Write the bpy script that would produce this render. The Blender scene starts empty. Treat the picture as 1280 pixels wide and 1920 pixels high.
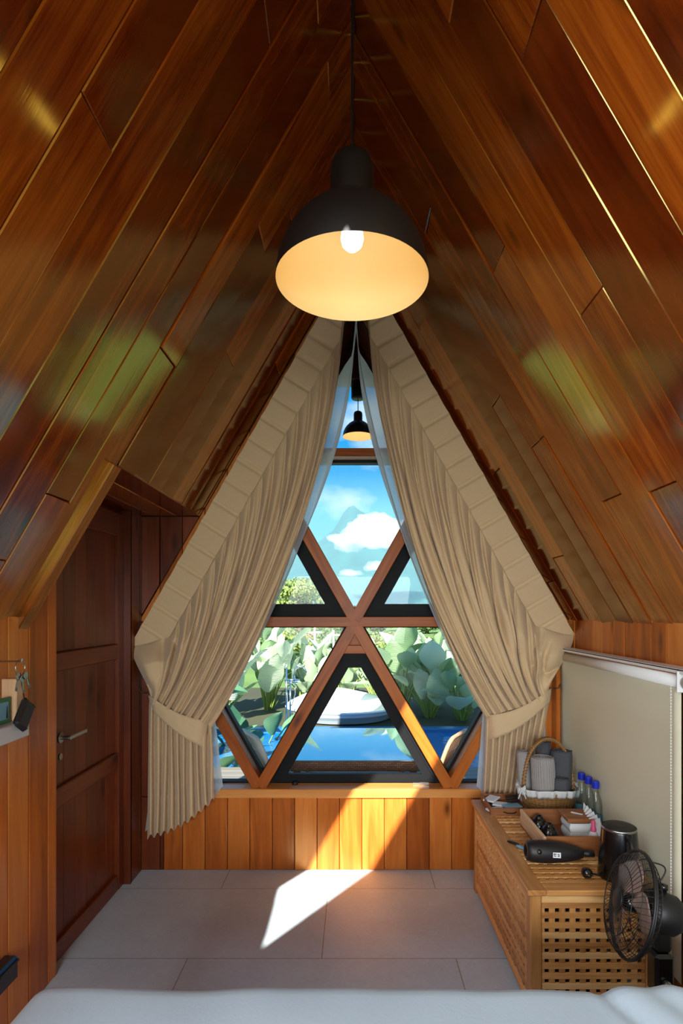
import bpy, math, random
from mathutils import Vector, Matrix, noise
R = random.Random(7)
S = bpy.context.scene
COL = S.collection
PI = math.pi
H = 1.556          # eye height
F = 1054.0         # focal length in pixels of the 1280x1920 frame
CX, CY = 663.0, 1145.0
def P(px, py, d):  # point seen at a pixel, at depth d along +Y
    return Vector(((px-CX)/F*d, d, H+(CY-py)/F*d))

# ------------------------------------------------------------------ camera, world, sun, area light, exposure
cam = bpy.data.cameras.new('camera'); camo = bpy.data.objects.new('camera', cam); COL.objects.link(camo)
camo.location = (0, 0, H); camo.rotation_euler = (PI/2, 0, 0)
cam.sensor_fit = 'HORIZONTAL'; cam.sensor_width = 36; cam.lens = F/1280*36
cam.shift_x = -(CX-640)/1280; cam.shift_y = (CY-960)/1280
cam.clip_start = 0.02; cam.clip_end = 6000
S.camera = camo
S.view_settings.view_transform = 'Standard'; S.view_settings.look = 'None'
S.view_settings.exposure = 0.0; S.view_settings.gamma = 1; S.view_settings.use_curve_mapping = False
cy = S.cycles
cy.use_denoising = True; cy.max_bounces = 7; cy.diffuse_bounces = 4; cy.glossy_bounces = 3
cy.transparent_max_bounces = 12; cy.transmission_bounces = 4; cy.volume_bounces = 2
cy.sample_clamp_indirect = 4; cy.caustics_reflective = False; cy.caustics_refractive = False

def nt(mat_or_world):
    t = mat_or_world.node_tree
    return t, t.nodes, t.links
w = bpy.data.worlds.new('sky'); S.world = w; w.use_nodes = True
t, n, l = nt(w); n.clear()
out = n.new('ShaderNodeOutputWorld'); bg = n.new('ShaderNodeBackground'); l.new(bg.outputs[0], out.inputs[0])
tc = n.new('ShaderNodeTexCoord'); sep = n.new('ShaderNodeSeparateXYZ'); l.new(tc.outputs['Generated'], sep.inputs[0])
gr = n.new('ShaderNodeValToRGB'); l.new(sep.outputs['Z'], gr.inputs[0])
e = gr.color_ramp.elements
e[0].position = 0.0; e[0].color = (0.34, 0.66, 0.82, 1); e[1].position = 0.55; e[1].color = (0.008, 0.20, 0.56, 1)
m = e.new(0.14); m.color = (0.15, 0.48, 0.74, 1); m = e.new(0.30); m.color = (0.015, 0.30, 0.68, 1)
mp = n.new('ShaderNodeMapping'); l.new(tc.outputs['Generated'], mp.inputs[0]); mp.inputs['Scale'].default_value = (1, 1, 1.7)
mp.inputs['Location'].default_value = (0.07, 0.0, 0.06)
no = n.new('ShaderNodeTexNoise'); l.new(mp.outputs[0], no.inputs[0]); no.inputs['Scale'].default_value = 5.5
no.inputs['Detail'].default_value = 9; no.inputs['Roughness'].default_value = 0.52
cr = n.new('ShaderNodeValToRGB'); l.new(no.outputs[0], cr.inputs[0])
cr.color_ramp.elements[0].position = 0.47; cr.color_ramp.elements[0].color = (0, 0, 0, 1)
cr.color_ramp.elements[1].position = 0.66; cr.color_ramp.elements[1].color = (0.85, 0.85, 0.85, 1)
mx = n.new('ShaderNodeMix'); mx.data_type = 'RGBA'; l.new(cr.outputs[0], mx.inputs[0]); l.new(gr.outputs[0], mx.inputs[6])
mx.inputs[7].default_value = (0.66, 0.80, 0.88, 1); l.new(mx.outputs[2], bg.inputs[0]); bg.inputs[1].default_value = 1.45

SUNDIR = Vector((0.40, 1.461, -1.0)).normalized()
sl = bpy.data.lights.new('sun', 'SUN'); so = bpy.data.objects.new('sun', sl); COL.objects.link(so)
sl.energy = 18.0; sl.color = (1.0, 0.95, 0.86); sl.angle = math.radians(0.6)
so.rotation_euler = SUNDIR.to_track_quat('-Z', 'Y').to_euler(); so.location = (-2, -4, 8)
al = bpy.data.lights.new('rear_fill_light', 'AREA'); ao = bpy.data.objects.new('rear_fill_light', al); COL.objects.link(ao)  # added fill from behind the camera to brighten the room
al.shape = 'RECTANGLE'; al.size = 2.0; al.size_y = 1.2; al.energy = 58; al.spread = math.radians(100); al.color = (0.93, 0.97, 1.0)
ao.location = (-0.10, -2.17, 1.55); ao.rotation_euler = (PI/2-0.42, 0, -0.15)

a2 = bpy.data.lights.new('skylight_fill_light', 'AREA'); o2 = bpy.data.objects.new('skylight_fill_light', a2); COL.objects.link(o2)  # added fill in the skylight opening, lifts the floor
a2.shape = 'RECTANGLE'; a2.size = 0.68; a2.size_y = 1.4; a2.energy = 30; a2.color = (0.90, 0.96, 1.0); a2.spread = math.radians(150)
_n = Vector((1.72, 0, -1)).normalized(); _x = Vector((0, 1, 0)); _z = -_n; _y = _z.cross(_x)
_m = Matrix((_x, _y, _z)).transposed().to_4x4(); _m.translation = Vector((-(3.71-2.55)/1.72, 0.2, 2.55))-_n*0.02; o2.matrix_world = _m

# ------------------------------------------------------------------ mesh builder
class MB:
    def __init__(s): s.v = []; s.f = []; s.uv = []; s.b = []; s.bid = 0.5
    def add(s, vs, fs, uvs=None):
        o = len(s.v); s.v += [tuple(x) for x in vs]; s.b += [s.bid]*len(vs)
        for f in fs: s.f.append(tuple(i+o for i in f))
        if uvs is None:
            uvs = [(x[0]+x[1]*0.7, x[2]+x[1]*0.3) for x in vs]
        s.uv += list(uvs)
        return s
    def box(s, a, b, bev=0.0):
        a = Vector(a); b = Vector(b); lo = Vector(map(min, a, b)); hi = Vector(map(max, a, b))
        c = (lo+hi)/2; h = (hi-lo)/2; return s.obox(c, (1,0,0), (0,1,0), (0,0,1), h.x, h.y, h.z, bev)
    def obox(s, c, ux, uy, uz, hx, hy, hz, bev=0.0):
        c = Vector(c); ux = Vector(ux).normalized(); uy = Vector(uy).normalized(); uz = Vector(uz).normalized()
        bev = min(bev, hx*0.9, hy*0.9, hz*0.9)
        ax = [hx, hy, hz]; L = 0 if hx >= max(hy, hz) else (1 if hy >= hz else 2)
        def uvof(p):
            q = [p[0], p[1], p[2]]; lg = q[L]; rest = [q[i] for i in range(3) if i != L]
            return (lg + s.bid*7, rest[0]+rest[1]+s.bid*3)
        if bev <= 0:
            pts = [(x*hx, y*hy, z*hz) for x in (-1,1) for y in (-1,1) for z in (-1,1)]
            fs = [(0,1,3,2),(4,6,7,5),(0,4,5,1),(2,3,7,6),(0,2,6,4),(1,5,7,3)]
        else:
            pts = []; idx = {}
            for sx in (-1,1):
                for sy in (-1,1):
                    for sz in (-1,1):
                        for k in range(3):
                            q = [sx*hx, sy*hy, sz*hz]
                            for j, sg in enumerate((sx, sy, sz)):
                                if j != k: q[j] -= sg*bev
                            idx[(sx,sy,sz,k)] = len(pts); pts.append(tuple(q))
            fs = []
            for k in range(3):
                a_, b_ = [(1,2),(0,2),(0,1)][k]
                for sg in (-1,1):
                    loop = []
                    for (p_, q_) in ((-1,-1),(1,-1),(1,1),(-1,1)):
                        t_ = [0,0,0]; t_[k] = sg; t_[a_] = p_; t_[b_] = q_; loop.append(idx[(*t_, k)])
                    fs.append(tuple(loop))
                for p_ in (-1,1):
                    for q_ in (-1,1):
                        def I(kk, sg):
                            t_ = [0,0,0]; t_[k] = sg; t_[a_] = p_; t_[b_] = q_; return idx[(*t_, kk)]
                        fs.append((I(a_,-1), I(a_,1), I(b_,1), I(b_,-1)))
            for sx in (-1,1):
                for sy in (-1,1):
                    for sz in (-1,1): fs.append(tuple(idx[(sx,sy,sz,k)] for k in range(3)))
        vs = [c+ux*p[0]+uy*p[1]+uz*p[2] for p in pts]
        return s.add(vs, fs, [uvof(p) for p in pts])
    def bar(s, a, b, wid, dep, up=(0,1,0), bev=0.0):
        a = Vector(a); b = Vector(b); d = (b-a); L = d.length; d.normalize()
        u = Vector(up); side = d.cross(u).normalized(); u = side.cross(d)
        return s.obox((a+b)/2, d, side, u, L/2, wid/2, dep/2, bev)
    def tube(s, pts, r, k=8, closed=False, cap=True):
        pts = [Vector(p) for p in pts]; N = len(pts); rings = []
        rr = r if isinstance(r, (list, tuple)) else [r]*N
        prev = None; vs = []; uv = []
        for i, p in enumerate(pts):
            if closed: d = pts[(i+1) % N]-pts[i-1]
            else: d = pts[min(i+1, N-1)]-pts[max(i-1, 0)]
            d.normalize()
            if prev is None:
                a = Vector((0,0,1)) if abs(d.z) < 0.9 else Vector((1,0,0)); prev = (a-d*a.dot(d)).normalized()
            else: prev = (prev-d*prev.dot(d)).normalized()
            q = d.cross(prev)
            for j in range(k):
                an = 2*PI*j/k; vs.append(p+(prev*math.cos(an)+q*math.sin(an))*rr[i]); uv.append((i/N, j/k))
        fs = []
        for i in range(N if closed else N-1):
            for j in range(k):
                a = i*k+j; b = i*k+(j+1) % k; c = ((i+1) % N)*k+(j+1) % k; d_ = ((i+1) % N)*k+j
                fs.append((a, b, c, d_))
        if cap and not closed:
            fs.append(tuple(range(k))[::-1]); fs.append(tuple((N-1)*k+j for j in range(k)))
        return s.add(vs, fs, uv)
    def lathe(s, prof, c=(0,0,0), ax=(0,0,1), k=24, sc=(1,1)):
        c = Vector(c); az = Vector(ax).normalized(); a = Vector((1,0,0)) if abs(az.x) < 0.9 else Vector((0,1,0))
        u = (a-az*a.dot(az)).normalized(); v = az.cross(u); vs = []; uv = []
        for i, (r, h) in enumerate(prof):
            for j in range(k):
                an = 2*PI*j/k; vs.append(c+az*h+u*math.cos(an)*r*sc[0]+v*math.sin(an)*r*sc[1]); uv.append((j/k, i/len(prof)))
        fs = [(i*k+j, i*k+(j+1) % k, (i+1)*k+(j+1) % k, (i+1)*k+j) for i in range(len(prof)-1) for j in range(k)]
        if prof[0][0] > 1e-5: pass
        return s.add(vs, fs, uv)
    def prism(s, poly, y0, y1, chamfer=0.0):   # convex polygon in XZ, extruded in Y
        N = len(poly); vs = [(p[0], y0, p[1]) for p in poly]+[(p[0], y1, p[1]) for p in poly]
        fs = [tuple(range(N)), tuple(range(N, 2*N))[::-1]]+[(i, i+N, (i+1) % N+N, (i+1) % N) for i in range(N)]
        return s.add(vs, fs)
    def ring(s, outer, inner, y0, y1):         # frame between two polygons in XZ
        N = len(outer)
        vs = [(p[0], y0, p[1]) for p in outer]+[(p[0], y0, p[1]) for p in inner]+[(p[0], y1, p[1]) for p in outer]+[(p[0], y1, p[1]) for p in inner]
        fs = []
        for i in range(N):
            j = (i+1) % N
            fs += [(i, j, N+j, N+i), (2*N+i, 3*N+i, 3*N+j, 2*N+j), (i, 2*N+i, 2*N+j, j), (N+i, N+j, 3*N+j, 3*N+i)]
        return s.add(vs, fs)
    def grid(s, fn, nu, nv, closeu=False):
        vs = []; uv = []
        for i in range(nu+1):
            for j in range(nv+1):
                vs.append(fn(i/nu, j/nv)); uv.append((i/nu, j/nv))
        fs = [(i*(nv+1)+j, (i+1)*(nv+1)+j, (i+1)*(nv+1)+j+1, i*(nv+1)+j+1) for i in range(nu) for j in range(nv)]
        return s.add(vs, fs, uv)
    def build(s, name, mat, parent=None, smooth=False, kind=None, solid=0.0, bevel=0.0):
        me = bpy.data.meshes.new(name); me.from_pydata(s.v, [], s.f); me.update()
        ul = me.uv_layers.new(name='UVMap'); li = [0]*len(me.loops); me.loops.foreach_get('vertex_index', li)
        flat = []
        for i in li: flat += [s.uv[i][0], s.uv[i][1]]
        ul.data.foreach_set('uv', flat)
        at = me.attributes.new('bid', 'FLOAT', 'POINT'); at.data.foreach_set('value', s.b)
        if smooth: me.polygons.foreach_set('use_smooth', [True]*len(me.polygons))
        me.materials.append(mat)
        o = bpy.data.objects.new(name, me); COL.objects.link(o)
        if parent is not None:
            o.parent = parent; o.matrix_parent_inverse = Matrix.Translation(-parent.location)
        if kind: o['kind'] = kind
        if solid:
            md = o.modifiers.new('thick', 'SOLIDIFY'); md.thickness = solid; md.offset = 0
        if bevel:
            md = o.modifiers.new('bevel', 'BEVEL'); md.width = bevel; md.segments = 2; md.limit_method = 'ANGLE'
        if smooth and len(s.f) < 60000:
            pass
        return o
def recalc(o):
    import bmesh
    bm = bmesh.new(); bm.from_mesh(o.data); bmesh.ops.remove_doubles(bm, verts=bm.verts, dist=1e-5); bmesh.ops.recalc_face_normals(bm, faces=bm.faces); bm.to_mesh(o.data); bm.free()
    return o
def thing(name, loc, label, cat, group=None):
    o = bpy.data.objects.new(name, None); COL.objects.link(o); o.location = loc; o.empty_display_size = 0.1
    return tag(o, label, cat, group)
def tag(o, label, cat, group=None, kind=None):
    if label: o['label'] = label
    if cat: o['category'] = cat
    if group: o['group'] = group
    if kind: o['kind'] = kind
    return o

# ------------------------------------------------------------------ materials
def base_mat(name):
    m = bpy.data.materials.new(name); m.use_nodes = True
    return m, m.node_tree.nodes, m.node_tree.links, m.node_tree.nodes['Principled BSDF']
def rgb(r, g, b):
    f = lambda c: (c/255/12.92) if c/255 <= 0.04045 else ((c/255+0.055)/1.055)**2.4
    return (f(r), f(g), f(b), 1)
def plain(name, c, rough=0.5, metal=0.0, bump=0.0, bscale=200, var=0.0, coat=0.0, trans=0.0, sheen=0.0):
    m, n, l, b = base_mat(name)
    b.inputs['Base Color'].default_value = c; b.inputs['Roughness'].default_value = rough; b.inputs['Metallic'].default_value = metal
    b.inputs['Coat Weight'].default_value = coat; b.inputs['Transmission Weight'].default_value = trans; b.inputs['Sheen Weight'].default_value = sheen
    tcn = n.new('ShaderNodeTexCoord'); no = n.new('ShaderNodeTexNoise'); no.inputs['Scale'].default_value = bscale; no.inputs['Detail'].default_value = 4
    l.new(tcn.outputs['Object'], no.inputs[0])
    if var:
        h = n.new('ShaderNodeHueSaturation'); h.inputs['Color'].default_value = c
        mr = n.new('ShaderNodeMapRange'); mr.inputs[3].default_value = 1-var; mr.inputs[4].default_value = 1+var
        n2 = n.new('ShaderNodeTexNoise'); n2.inputs['Scale'].default_value = bscale*0.15; l.new(tcn.outputs['Object'], n2.inputs[0])
        l.new(n2.outputs[0], mr.inputs[0]); l.new(mr.outputs[0], h.inputs['Value']); l.new(h.outputs[0], b.inputs['Base Color'])
    if bump:
        bp = n.new('ShaderNodeBump'); bp.inputs['Strength'].default_value = bump; bp.inputs['Distance'].default_value = 0.002
        l.new(no.outputs[0], bp.inputs['Height']); l.new(bp.outputs[0], b.inputs['Normal'])
    return m
def wood(name, dark, mid, light, rough=0.35, coat=0.0, spec=0.5, tint=(1,1,1,1), knots=True, vary=0.5, gscale=1.0, ior=1.5):
    m, n, l, b = base_mat(name)
    uv = n.new('ShaderNodeUVMap'); uv.uv_map = 'UVMap'
    at = n.new('ShaderNodeAttribute'); at.attribute_name = 'bid'
    cmb = n.new('ShaderNodeCombineXYZ'); sp = n.new('ShaderNodeSeparateXYZ'); l.new(uv.outputs[0], sp.inputs[0])
    def mul(a, k):
        q = n.new('ShaderNodeMath'); q.operation = 'MULTIPLY'; l.new(a, q.inputs[0]); q.inputs[1].default_value = k; return q.outputs[0]
    l.new(mul(sp.outputs[0], 1.6*gscale), cmb.inputs[0]); l.new(mul(sp.outputs[1], 14*gscale), cmb.inputs[1]); l.new(mul(at.outputs['Fac'], 30), cmb.inputs[2])
    n1 = n.new('ShaderNodeTexNoise'); l.new(cmb.outputs[0], n1.inputs[0]); n1.inputs['Scale'].default_value = 1.0; n1.inputs['Detail'].default_value = 6; n1.inputs['Distortion'].default_value = 1.2
    cm2 = n.new('ShaderNodeCombineXYZ'); l.new(mul(sp.outputs[0], 5*gscale), cm2.inputs[0]); l.new(mul(sp.outputs[1], 160*gscale), cm2.inputs[1]); l.new(mul(at.outputs['Fac'], 50), cm2.inputs[2])
    n2 = n.new('ShaderNodeTexNoise'); l.new(cm2.outputs[0], n2.inputs[0]); n2.inputs['Scale'].default_value = 1.0; n2.inputs['Detail'].default_value = 3
    ad = n.new('ShaderNodeMath'); ad.operation = 'MULTIPLY_ADD'; l.new(n2.outputs[0], ad.inputs[0]); ad.inputs[1].default_value = 0.24; n1s = mul(n1.outputs[0], 0.62); l.new(n1s, ad.inputs[2])
    a2 = n.new('ShaderNodeMath'); a2.operation = 'MULTIPLY_ADD'; l.new(at.outputs['Fac'], a2.inputs[0]); a2.inputs[1].default_value = vary; l.new(ad.outputs[0], a2.inputs[2])
    r = n.new('ShaderNodeValToRGB'); l.new(a2.outputs[0], r.inputs[0]); c0 = 0.43+vary/2
    r.color_ramp.elements[0].position = max(0, c0-0.36); r.color_ramp.elements[0].color = dark
    r.color_ramp.elements[1].position = min(1, c0+0.36); r.color_ramp.elements[1].color = light
    x = r.color_ramp.elements.new(c0); x.color = mid
    last = r.outputs[0]
    if knots:
        cm3 = n.new('ShaderNodeCombineXYZ'); l.new(mul(sp.outputs[0], 2.6), cm3.inputs[0]); l.new(mul(sp.outputs[1], 7.0), cm3.inputs[1]); l.new(mul(at.outputs['Fac'], 13), cm3.inputs[2])
        vo = n.new('ShaderNodeTexVoronoi'); l.new(cm3.outputs[0], vo.inputs[0]); vo.inputs['Scale'].default_value = 0.8
        k = n.new('ShaderNodeValToRGB'); l.new(vo.outputs['Distance'], k.inputs[0])
        k.color_ramp.elements[0].position = 0.03; k.color_ramp.elements[0].color = (0.25, 0.2, 0.18, 1)
        k.color_ramp.elements[1].position = 0.16; k.color_ramp.elements[1].color = (1, 1, 1, 1)
        mm = n.new('ShaderNodeMix'); mm.data_type = 'RGBA'; mm.blend_type = 'MULTIPLY'; mm.inputs[0].default_value = 1
        l.new(last, mm.inputs[6]); l.new(k.outputs[0], mm.inputs[7]); last = mm.outputs[2]
    l.new(last, b.inputs['Base Color'])
    b.inputs['Roughness'].default_value = rough; b.inputs['Specular IOR Level'].default_value = spec; b.inputs['Specular Tint'].default_value = tint; b.inputs['IOR'].default_value = ior
    b.inputs['Coat Weight'].default_value = coat; b.inputs['Coat Roughness'].default_value = 0.2
    bp = n.new('ShaderNodeBump'); bp.inputs['Strength'].default_value = 0.25; bp.inputs['Distance'].default_value = 0.0015
    l.new(ad.outputs[0], bp.inputs['Height']); l.new(bp.outputs[0], b.inputs['Normal'])
    return m
M = {}
M['ceil'] = wood('varnished_teak_ceiling', rgb(54,14,3), rgb(116,40,8), rgb(188,96,24), rough=0.14, spec=1.0, tint=(1,0.82,0.26,1), vary=0.38, ior=1.85)
M['wallw'] = wood('varnished_teak_wall', rgb(120,52,16), rgb(190,102,38), rgb(220,140,66), rough=0.28, spec=0.6, tint=(1,0.85,0.45,1), vary=0.4)
M['door_shade'] = wood('dark_teak_door_and_shade', rgb(56,20,7), rgb(106,46,16), rgb(136,66,26), rough=0.32, spec=0.5, vary=0.35)  # door wood; on the recess wall it puts shade into the colour
M['bar'] = wood('window_bar_teak', rgb(96,40,8), rgb(166,86,24), rgb(200,120,44), rough=0.4, spec=0.25, vary=0.3)
M['sill'] = wood('sill_teak', rgb(150,84,34), rgb(206,134,64), rgb(228,162,90), rough=0.35, vary=0.3)
M['chest'] = wood('oiled_acacia', rgb(156,100,48), rgb(214,156,90), rgb(238,194,132), rough=0.45, vary=0.5, gscale=1.6, knots=False)
M['traywood'] = wood('brown_tray_wood', rgb(96,54,28), rgb(140,86,46), rgb(172,116,68), rough=0.45, knots=False, gscale=2)
M['palewood'] = wood('pale_wood', rgb(170,128,88), rgb(206,168,126), rgb(226,194,156), rough=0.5, knots=False, gscale=2)
M['blackal'] = plain('black_aluminium', rgb(11,13,15), 0.6)
M['blackal'].node_tree.nodes['Principled BSDF'].inputs['Specular IOR Level'].default_value = 0.2
M['blackp'] = plain('black_plastic', rgb(14,14,16), 0.25, coat=0.3)
M['blackm'] = plain('matt_black_plastic', rgb(20,20,22), 0.5)
M['chrome'] = plain('chrome', rgb(210,214,218), 0.12, 1.0)
M['steel'] = plain('brushed_steel', rgb(170,170,168), 0.3, 1.0)
M['white'] = plain('white_paint', rgb(228,228,224), 0.4)
M['bluewater'] = plain('blue_bottle_water', rgb(70,130,150), 0.1)
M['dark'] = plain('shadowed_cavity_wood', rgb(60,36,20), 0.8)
M['lampout'] = plain('dark_bronze_enamel', rgb(26,22,19), 0.55)
M['lampin'] = plain('cream_enamel', rgb(250,222,170), 0.55)
M['linen'] = plain('beige_linen', rgb(212,184,142), 0.85, bump=0.35, bscale=500, var=0.05, sheen=0.2)
M['bedw'] = plain('white_cotton', rgb(178,196,206), 0.8, bump=0.2, bscale=90, sheen=0.1)
M['towl'] = plain('light_grey_towel', rgb(150,146,142), 0.95, bump=0.8, bscale=260, var=0.1)
M['towd'] = plain('charcoal_towel', rgb(74,76,80), 0.95, bump=0.8, bscale=260, var=0.1)
M['cloth'] = plain('white_cotton_liner', rgb(205,208,206), 0.85, bump=0.4, bscale=120)
M['bluecap'] = plain('blue_plastic', rgb(18,40,170), 0.35)
M['pink'] = plain('pink_plastic', rgb(232,96,140), 0.35)
M['paper'] = plain('white_paper', rgb(222,226,230), 0.7)
M['bluish'] = plain('light_blue_plastic', rgb(120,170,190), 0.4)
M['green'] = plain('green_card', rgb(70,120,80), 0.6)
M['tub'] = plain('white_acrylic', rgb(240,242,244), 0.18)
M['tubgrey'] = plain('grey_tub_skirt', rgb(150,160,166), 0.4)
M['deck'] = plain('grey_deck', rgb(120,116,108), 0.7, var=0.1, bscale=30)
M['grass'] = plain('grass', rgb(96,124,58), 0.9, var=0.35, bscale=4)
M['roofred'] = plain('red_roof_tiles', rgb(190,110,80), 0.7)
M['slab'] = plain('roof_backing', rgb(48,26,14), 0.8)
M['white_marble'] = plain('white_marble', rgb(200,196,192), 0.3, var=0.08, bscale=40)

def leafmat(name, c1, c2, rough=0.45):
    m, n, l, b = base_mat(name)
    at = n.new('ShaderNodeAttribute'); at.attribute_name = 'bid'
    r = n.new('ShaderNodeValToRGB'); r.color_ramp.elements[0].color = c1; r.color_ramp.elements[1].color = c2
    l.new(at.outputs['Fac'], r.inputs[0]); l.new(r.outputs[0], b.inputs['Base Color']); b.inputs['Roughness'].default_value = rough
    tr = n.new('ShaderNodeBsdfTranslucent'); l.new(r.outputs[0], tr.inputs[0])
    ms = n.new('ShaderNodeMixShader'); ms.inputs[0].default_value = 0.3
    l.new(b.outputs[0], ms.inputs[1]); l.new(tr.outputs[0], ms.inputs[2]); l.new(ms.outputs[0], n['Material Output'].inputs[0])
    uv = n.new('ShaderNodeUVMap'); wv = n.new('ShaderNodeTexWave'); wv.inputs['Scale'].default_value = 9; wv.inputs['Distortion'].default_value = 0.6
    l.new(uv.outputs[0], wv.inputs[0]); bp = n.new('ShaderNodeBump'); bp.inputs['Strength'].default_value = 0.5; bp.inputs['Distance'].default_value = 0.01
    l.new(wv.outputs['Fac'], bp.inputs['Height']); l.new(bp.outputs[0], b.inputs['Normal'])
    return m
M['leaf'] = leafmat('pale_broad_leaf', rgb(126,164,108), rgb(222,234,206))
M['leafd'] = leafmat('deep_broad_leaf', rgb(48,98,70), rgb(110,156,112))
M['stem'] = plain('green_stem', rgb(130,150,70), 0.5)
M['treel'] = leafmat('tree_leaf', rgb(84,108,50), rgb(160,176,96), 0.7)
M['treed'] = leafmat('dark_tree_leaf', rgb(58,88,48), rgb(120,148,84), 0.7)
M['trunk'] = plain('bark', rgb(96,80,60), 0.9)

def glassmat(name, tint=(1,1,1,1), base=0.03):
    m, n, l, b = base_mat(name); n.remove(b)
    t_ = n.new('ShaderNodeBsdfTransparent'); t_.inputs[0].default_value = tint
    g = n.new('ShaderNodeBsdfGlossy'); g.inputs['Roughness'].default_value = 0.01
    fr = n.new('ShaderNodeFresnel'); fr.inputs[0].default_value = 1.5
    ms = n.new('ShaderNodeMixShader'); k_ = n.new('ShaderNodeMath'); k_.operation = 'MULTIPLY'; k_.inputs[1].default_value = 0.4; l.new(fr.outputs[0], k_.inputs[0]); l.new(k_.outputs[0], ms.inputs[0]); l.new(t_.outputs[0], ms.inputs[1]); l.new(g.outputs[0], ms.inputs[2])
    l.new(ms.outputs[0], n['Material Output'].inputs[0]); return m
M['glass'] = glassmat('window_glass', (0.93,0.96,0.97,1))
M['bottle'] = glassmat('clear_bottle_glass', (0.93,0.96,0.97,1))

def sheermat():
    m, n, l, b = base_mat('white_voile'); n.remove(b)
    t_ = n.new('ShaderNodeBsdfTransparent'); d = n.new('ShaderNodeBsdfDiffuse'); d.inputs[0].default_value = rgb(225,228,230)
    tr = n.new('ShaderNodeBsdfTranslucent'); tr.inputs[0].default_value = rgb(225,228,230)
    m1 = n.new('ShaderNodeMixShader'); m1.inputs[0].default_value = 0.5; l.new(d.outputs[0], m1.inputs[1]); l.new(tr.outputs[0], m1.inputs[2])
    m2 = n.new('ShaderNodeMixShader'); m2.inputs[0].default_value = 0.8; l.new(t_.outputs[0], m2.inputs[1]); l.new(m1.outputs[0], m2.inputs[2])
    l.new(m2.outputs[0], n['Material Output'].inputs[0]); return m
M['sheer'] = sheermat()

def floormat():
    m, n, l, b = base_mat('stone_floor_tiles')
    tcn = n.new('ShaderNodeTexCoord'); mp = n.new('ShaderNodeMapping'); l.new(tcn.outputs['Object'], mp.inputs[0])
    mp.inputs['Location'].default_value = (0.143, -3.148+0.633*6, 0)
    br = n.new('ShaderNodeTexBrick'); l.new(mp.outputs[0], br.inputs[0]); br.offset = 0.5; br.inputs['Scale'].default_value = 1
    br.inputs['Mortar Size'].default_value = 0.0022; br.inputs['Brick Width'].default_value = 1.2; br.inputs['Row Height'].default_value = 0.633
    br.inputs['Color1'].default_value = rgb(206,225,237); br.inputs['Color2'].default_value = rgb(199,218,230); br.inputs['Mortar'].default_value = rgb(150,144,138)
    no = n.new('ShaderNodeTexNoise'); no.inputs['Scale'].default_value = 2.2; no.inputs['Detail'].default_value = 10; no.inputs['Roughness'].default_value = 0.65; l.new(tcn.outputs['Object'], no.inputs[0])
    mr = n.new('ShaderNodeMapRange'); mr.inputs[3].default_value = 0.72; mr.inputs[4].default_value = 1.24; l.new(no.outputs[0], mr.inputs[0])
    n3 = n.new('ShaderNodeTexNoise'); n3.inputs['Scale'].default_value = 60; n3.inputs['Detail'].default_value = 5; l.new(tcn.outputs['Object'], n3.inputs[0])
    m3 = n.new('ShaderNodeMapRange'); m3.inputs[3].default_value = 0.88; m3.inputs[4].default_value = 1.12; l.new(n3.outputs[0], m3.inputs[0])
    mu = n.new('ShaderNodeMath'); mu.operation = 'MULTIPLY'; l.new(mr.outputs[0], mu.inputs[0]); l.new(m3.outputs[0], mu.inputs[1])
    h = n.new('ShaderNodeHueSaturation'); l.new(br.outputs[0], h.inputs['Color']); l.new(mu.outputs[0], h.inputs['Value']); l.new(h.outputs[0], b.inputs['Base Color'])
    b.inputs['Roughness'].default_value = 0.42; b.inputs['Specular IOR Level'].default_value = 0.35
    return m
M['floor'] = floormat()
def watermat():
    m, n, l, b = base_mat('pool_water')
    b.inputs['Base Color'].default_value = rgb(26,112,172); b.inputs['Roughness'].default_value = 0.04; b.inputs['IOR'].default_value = 1.33
    tcn = n.new('ShaderNodeTexCoord'); mp = n.new('ShaderNodeMapping'); mp.inputs['Scale'].default_value = (2, 7, 1); l.new(tcn.outputs['Object'], mp.inputs[0])
    no = n.new('ShaderNodeTexNoise'); no.inputs['Scale'].default_value = 2; no.inputs['Detail'].default_value = 3; l.new(mp.outputs[0], no.inputs[0])
    bp = n.new('ShaderNodeBump'); bp.inputs['Strength'].default_value = 0.18; bp.inputs['Distance'].default_value = 0.03
    l.new(no.outputs[0], bp.inputs['Height']); l.new(bp.outputs[0], b.inputs['Normal']); return m
M['water'] = watermat()
def rattanmat(name, c1, c2, sx, sy):
    m, n, l, b = base_mat(name)
    uv = n.new('ShaderNodeTexCoord'); br = n.new('ShaderNodeTexBrick'); l.new(uv.outputs['UV'], br.inputs[0])
    br.inputs['Scale'].default_value = 1; br.inputs['Brick Width'].default_value = sx; br.inputs['Row Height'].default_value = sy; br.inputs['Mortar Size'].default_value = sy*0.12
    br.inputs['Color1'].default_value = c1; br.inputs['Color2'].default_value = c2; br.inputs['Mortar'].default_value = tuple(x*0.3 for x in c1[:3])+(1,)
    l.new(br.outputs[0], b.inputs['Base Color']); b.inputs['Roughness'].default_value = 0.5
    bp = n.new('ShaderNodeBump'); bp.inputs['Strength'].default_value = 0.8; bp.inputs['Distance'].default_value = 0.004; bp.invert = True
    l.new(br.outputs['Fac'], bp.inputs['Height']); l.new(bp.outputs[0], b.inputs['Normal']); return m
M['wicker'] = rattanmat('woven_wicker', rgb(206,158,96), rgb(176,124,66), 0.05, 0.05)
M['rattan'] = rattanmat('brown_rattan_weave', rgb(206,150,116), rgb(170,116,86), 0.035, 0.014)
M['cane'] = plain('sunlit_cane', rgb(206,150,112), 0.45)  # sunlight put into the colour, same cane as the left chair
M['cane_unlit'] = plain('unlit_cane', rgb(206,200,190), 0.5)  # same cane with the missing sun put into the colour as grey
M['blind'] = plain('beige_blind_fabric', rgb(218,212,184), 0.85, bump=0.2, bscale=600)

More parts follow.
